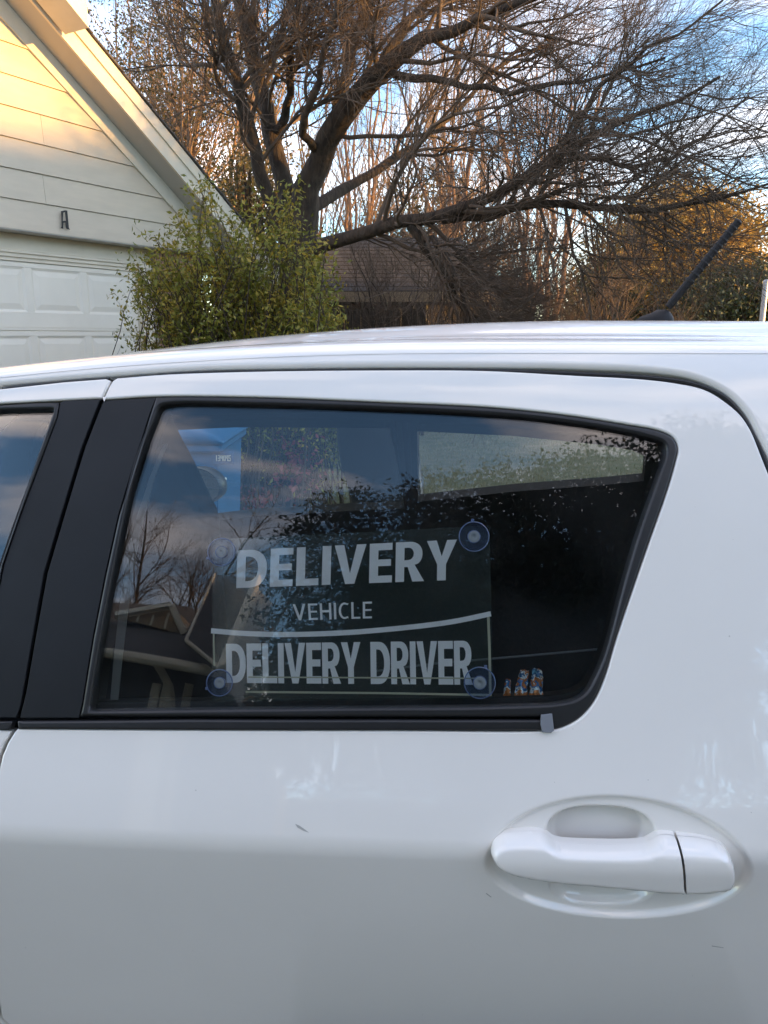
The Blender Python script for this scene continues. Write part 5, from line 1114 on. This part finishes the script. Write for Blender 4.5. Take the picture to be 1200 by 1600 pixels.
# holly
def rcrown(pl, D0, D1, nclump, per, clump, dens=None):
    A = np.array(pl, float); lo, hi_ = A.min(0), A.max(0); q = RNG.uniform(lo, hi_, (nclump*6, 2)); q = q[inside(q, pl)]
    if dens is not None: q = q[RNG.random(len(q)) < dens(q)]
    q = q[:nclump]; return np.array([refl(x, y, RNG.uniform(D0, D1)) for x, y in q])
hp = [(405, 1000), (415, 930), (450, 900), (430, 860), (432, 825), (500, 785), (540, 772), (560, 792), (640, 772), (700, 745), (760, 752), (850, 725), (900, 708), (960, 712), (1040, 690), (1110, 660), (1250, 700), (1150, 1100), (450, 1110)]
C = rcrown(hp, 4.2, 6.4, 2300, 1, .1, lambda q: np.clip((q[:, 0]-380)/170, .10, 1)*np.clip(1.15-((q[:, 0] < 640) & (q[:, 1] > 880) & (q[:, 1] < 1000))*.35, 0, 1))
hb0 = np.array([C[:, 0].mean(), C[:, 1].mean(), 0]); ht = thing('holly_tree', 'dense dark glossy evergreen tree behind the viewer, mirrored across the rear window', 'tree', tuple(hb0))
e = C[RNG.integers(0, len(C), 160)]; k = 9; tt = np.linspace(0, 1, k)[None, :, None]; P = hb0+(e[:, None]-hb0)*tt**np.array([1.4, 1.4, .8]); P[:, 1:] += RNG.normal(size=(len(e), k-1, 3))*.03
tubes('trunk', [(P, .05*(1-.9*np.linspace(0, 1, k))[None]*np.ones((len(e), 1)), 5)], M['bark'], ht, ht)
tw = walk(np.repeat(C, 3, 0), unit(RNG.normal(size=(len(C)*3, 3))), np.full(len(C)*3, .34), np.full(len(C)*3, .004), 5, .1, (0, 0, .05)); tubes('twigs', [tw+(3,)], M['twig'], ht, ht)
src = tw[0].reshape(-1, 3); nl = 85000; leaves('foliage', src[RNG.integers(0, len(src), nl)]+RNG.normal(size=(nl, 3))*.035, .060, M['leaf_holly'], ht, ht, .5)['kind'] = 'stuff'
ck = rcrown([(415, 1110), (420, 1035), (560, 1010), (640, 860), (700, 800), (900, 770), (1060, 740), (1250, 760), (1150, 1100)], 5.4, 6.6, 420, 1, .1); ck = np.repeat(ck, 26, 0)+RNG.normal(size=(len(ck)*26, 3))*.16
leaves('foliage', ck, .12, M['leaf_holly'], ht, ht, .6)['kind'] = 'stuff'
# bare tree beyond the mirrored house
tb = refl(262, 960, 15); t2 = thing('bare_tree', 'small bare tree behind the dark house, mirrored in the rear window', 'tree', (tb[0], tb[1], 0))
P, R = walk(np.tile([tb[0], tb[1], 0.], (7, 1))+RNG.normal(size=(7, 3))*[.1, .1, 0], unit(np.array([[math.cos(a)*.35, math.sin(a)*.35, 1] for a in np.linspace(0, 6, 7)])), np.full(7, 8.2), np.full(7, .10), 12, .08, (0, 0, .02), .12)
a = children(P, R, 20, 2.4, rad(45), 7, .16, (0, 0, .03), .45, .5, .03); b = children(*a, 9, 1.2, rad(40), 5, .15, (0, 0, .02), .2, .6, .018); c = children(*b, 4, .6, rad(36), 4, .14, (0, 0, .02), .2, .7, .010); tubes('trunk', [(P, R, 7)], M['bark'], t2, t2); tubes('branches', [a+(4,), b+(3,), c+(3,)], M['twig'], t2, t2)
# unseen house added to keep the low sun off car and lower garage
oc = SUN_DIR*20+np.array([.22, .97, 0])*3; od = np.array([-SUN_DIR[1], SUN_DIR[0], 0]); oh = thing('sun_blocker', 'long unseen house added beyond the right side of the yard to shade the car', 'house', tuple(oc))
HH = 6.75
for s_, z0, z1, nm, mt in ((0, 0, 3.0, 'wall', 'wallB'),):
    MB().box(oc+np.array([0, 0, 1.5]), (20, 7.6, 3.0), (od, SUN_DIR, CZ)).build('wall', M[mt], oh)
v = [oc+od*a+SUN_DIR*b+CZ*z for a, b, z in ((-11, -4.6, 2.9), (11, -4.6, 2.9), (11, 0, HH), (-11, 0, HH), (-11, 4.6, 2.9), (11, 4.6, 2.9))]
MB().add(v, [(0, 1, 2, 3), (3, 2, 5, 4), (1, 5, 2), (4, 0, 3)]).build('roof', M['shingle'], oh)
for a in (-6, -2.5, 2.5, 6): 
    wn = MB().box(oc+od*a-SUN_DIR*3.82+CZ*1.6, (1.4, .06, 1.1), (od, SUN_DIR, CZ)).build('window', M['winglass'], oh); MB().box(oc+od*a-SUN_DIR*3.85+CZ*2.2, (1.6, .07, .1), (od, SUN_DIR, CZ)).box(oc+od*a-SUN_DIR*3.85+CZ*1.0, (1.6, .07, .1), (od, SUN_DIR, CZ)).build('window_frame', M['trim'], wn)
MB().box(oc-SUN_DIR*3.83+CZ*1.05, (1.0, .06, 2.1), (od, SUN_DIR, CZ)).build('door', M['wallD'], oh)

# hedge, trees and houses further behind the viewer
def back_mass(name, label, cx, cy, w_, h, n, size, leafm, cat='tree', group=None):
    t = thing(name, label, cat, (cx, cy, 0), group); q = RNG.normal(size=(n//24, 3)); q /= np.linalg.norm(q, axis=1, keepdims=True); q *= RNG.uniform(.55, 1, (len(q), 1))
    C = np.array([cx, cy, h*.55])+q*np.array([w_/2, w_*.35, h*.46]); e = C[RNG.integers(0, len(C), 24)]; k = 7; tt = np.linspace(0, 1, k)[None, :, None]; b = np.array([cx, cy, 0]); P = b+(e[:, None]-b)*tt**np.array([1.3, 1.3, .8])
    tubes('trunk', [(P, .10*(1-.85*np.linspace(0, 1, k))[None]*np.ones((len(e), 1)), 5)], M['bark'], t, t)
    Lf = np.repeat(C, 24, 0)+RNG.normal(size=(len(C)*24, 3))*size*2.2; leaves('foliage', Lf, size, M[leafm], t, t, .55)['kind'] = 'stuff'
for i, (cx, cy, w_, h, lab) in enumerate(((-9, -22, 9, 7.6, 'broad evergreen behind the viewer beyond the dark house'), (-1, -27, 10, 7.8, 'broad evergreen across the street, straight behind the viewer'), (8, -24, 9, 8.0, 'tall evergreen across the street behind the holly'), (16, -17, 8, 6.4, 'evergreen at the far right behind the viewer'), (-17, -16, 8, 7.0, 'evergreen at the far left behind the viewer'))):
    back_mass('street_tree', lab, cx, cy, w_, h, 12000, .22, 'leaf_ever', group='evergreens across the street')
hx = thing('low_house', 'long low cream house across the street, mirrored faintly in the door paint', 'house', (0, -33, 0))
MB().box((0, -33, 1.4), (34, 7, 2.8)).build('wall', M['wallB'], hx)
MB().add([(-18, -29, 2.7), (18, -29, 2.7), (16, -33, 4.9), (-16, -33, 4.9), (-18, -37, 2.7), (18, -37, 2.7)], [(0, 1, 2, 3), (3, 2, 5, 4), (1, 5, 2), (4, 0, 3)]).build('roof', M['shingle'], hx)
for q in range(5):
    wn = MB().box((-12+6*q, -29.48, 1.5), (1.6, .06, 1.1)).build('window', M['winglass'], hx); MB().box((-12+6*q, -29.46, 2.1), (1.8, .1, .1)).box((-12+6*q, -29.46, .9), (1.8, .1, .1)).build('window_frame', M['trim'], wn)
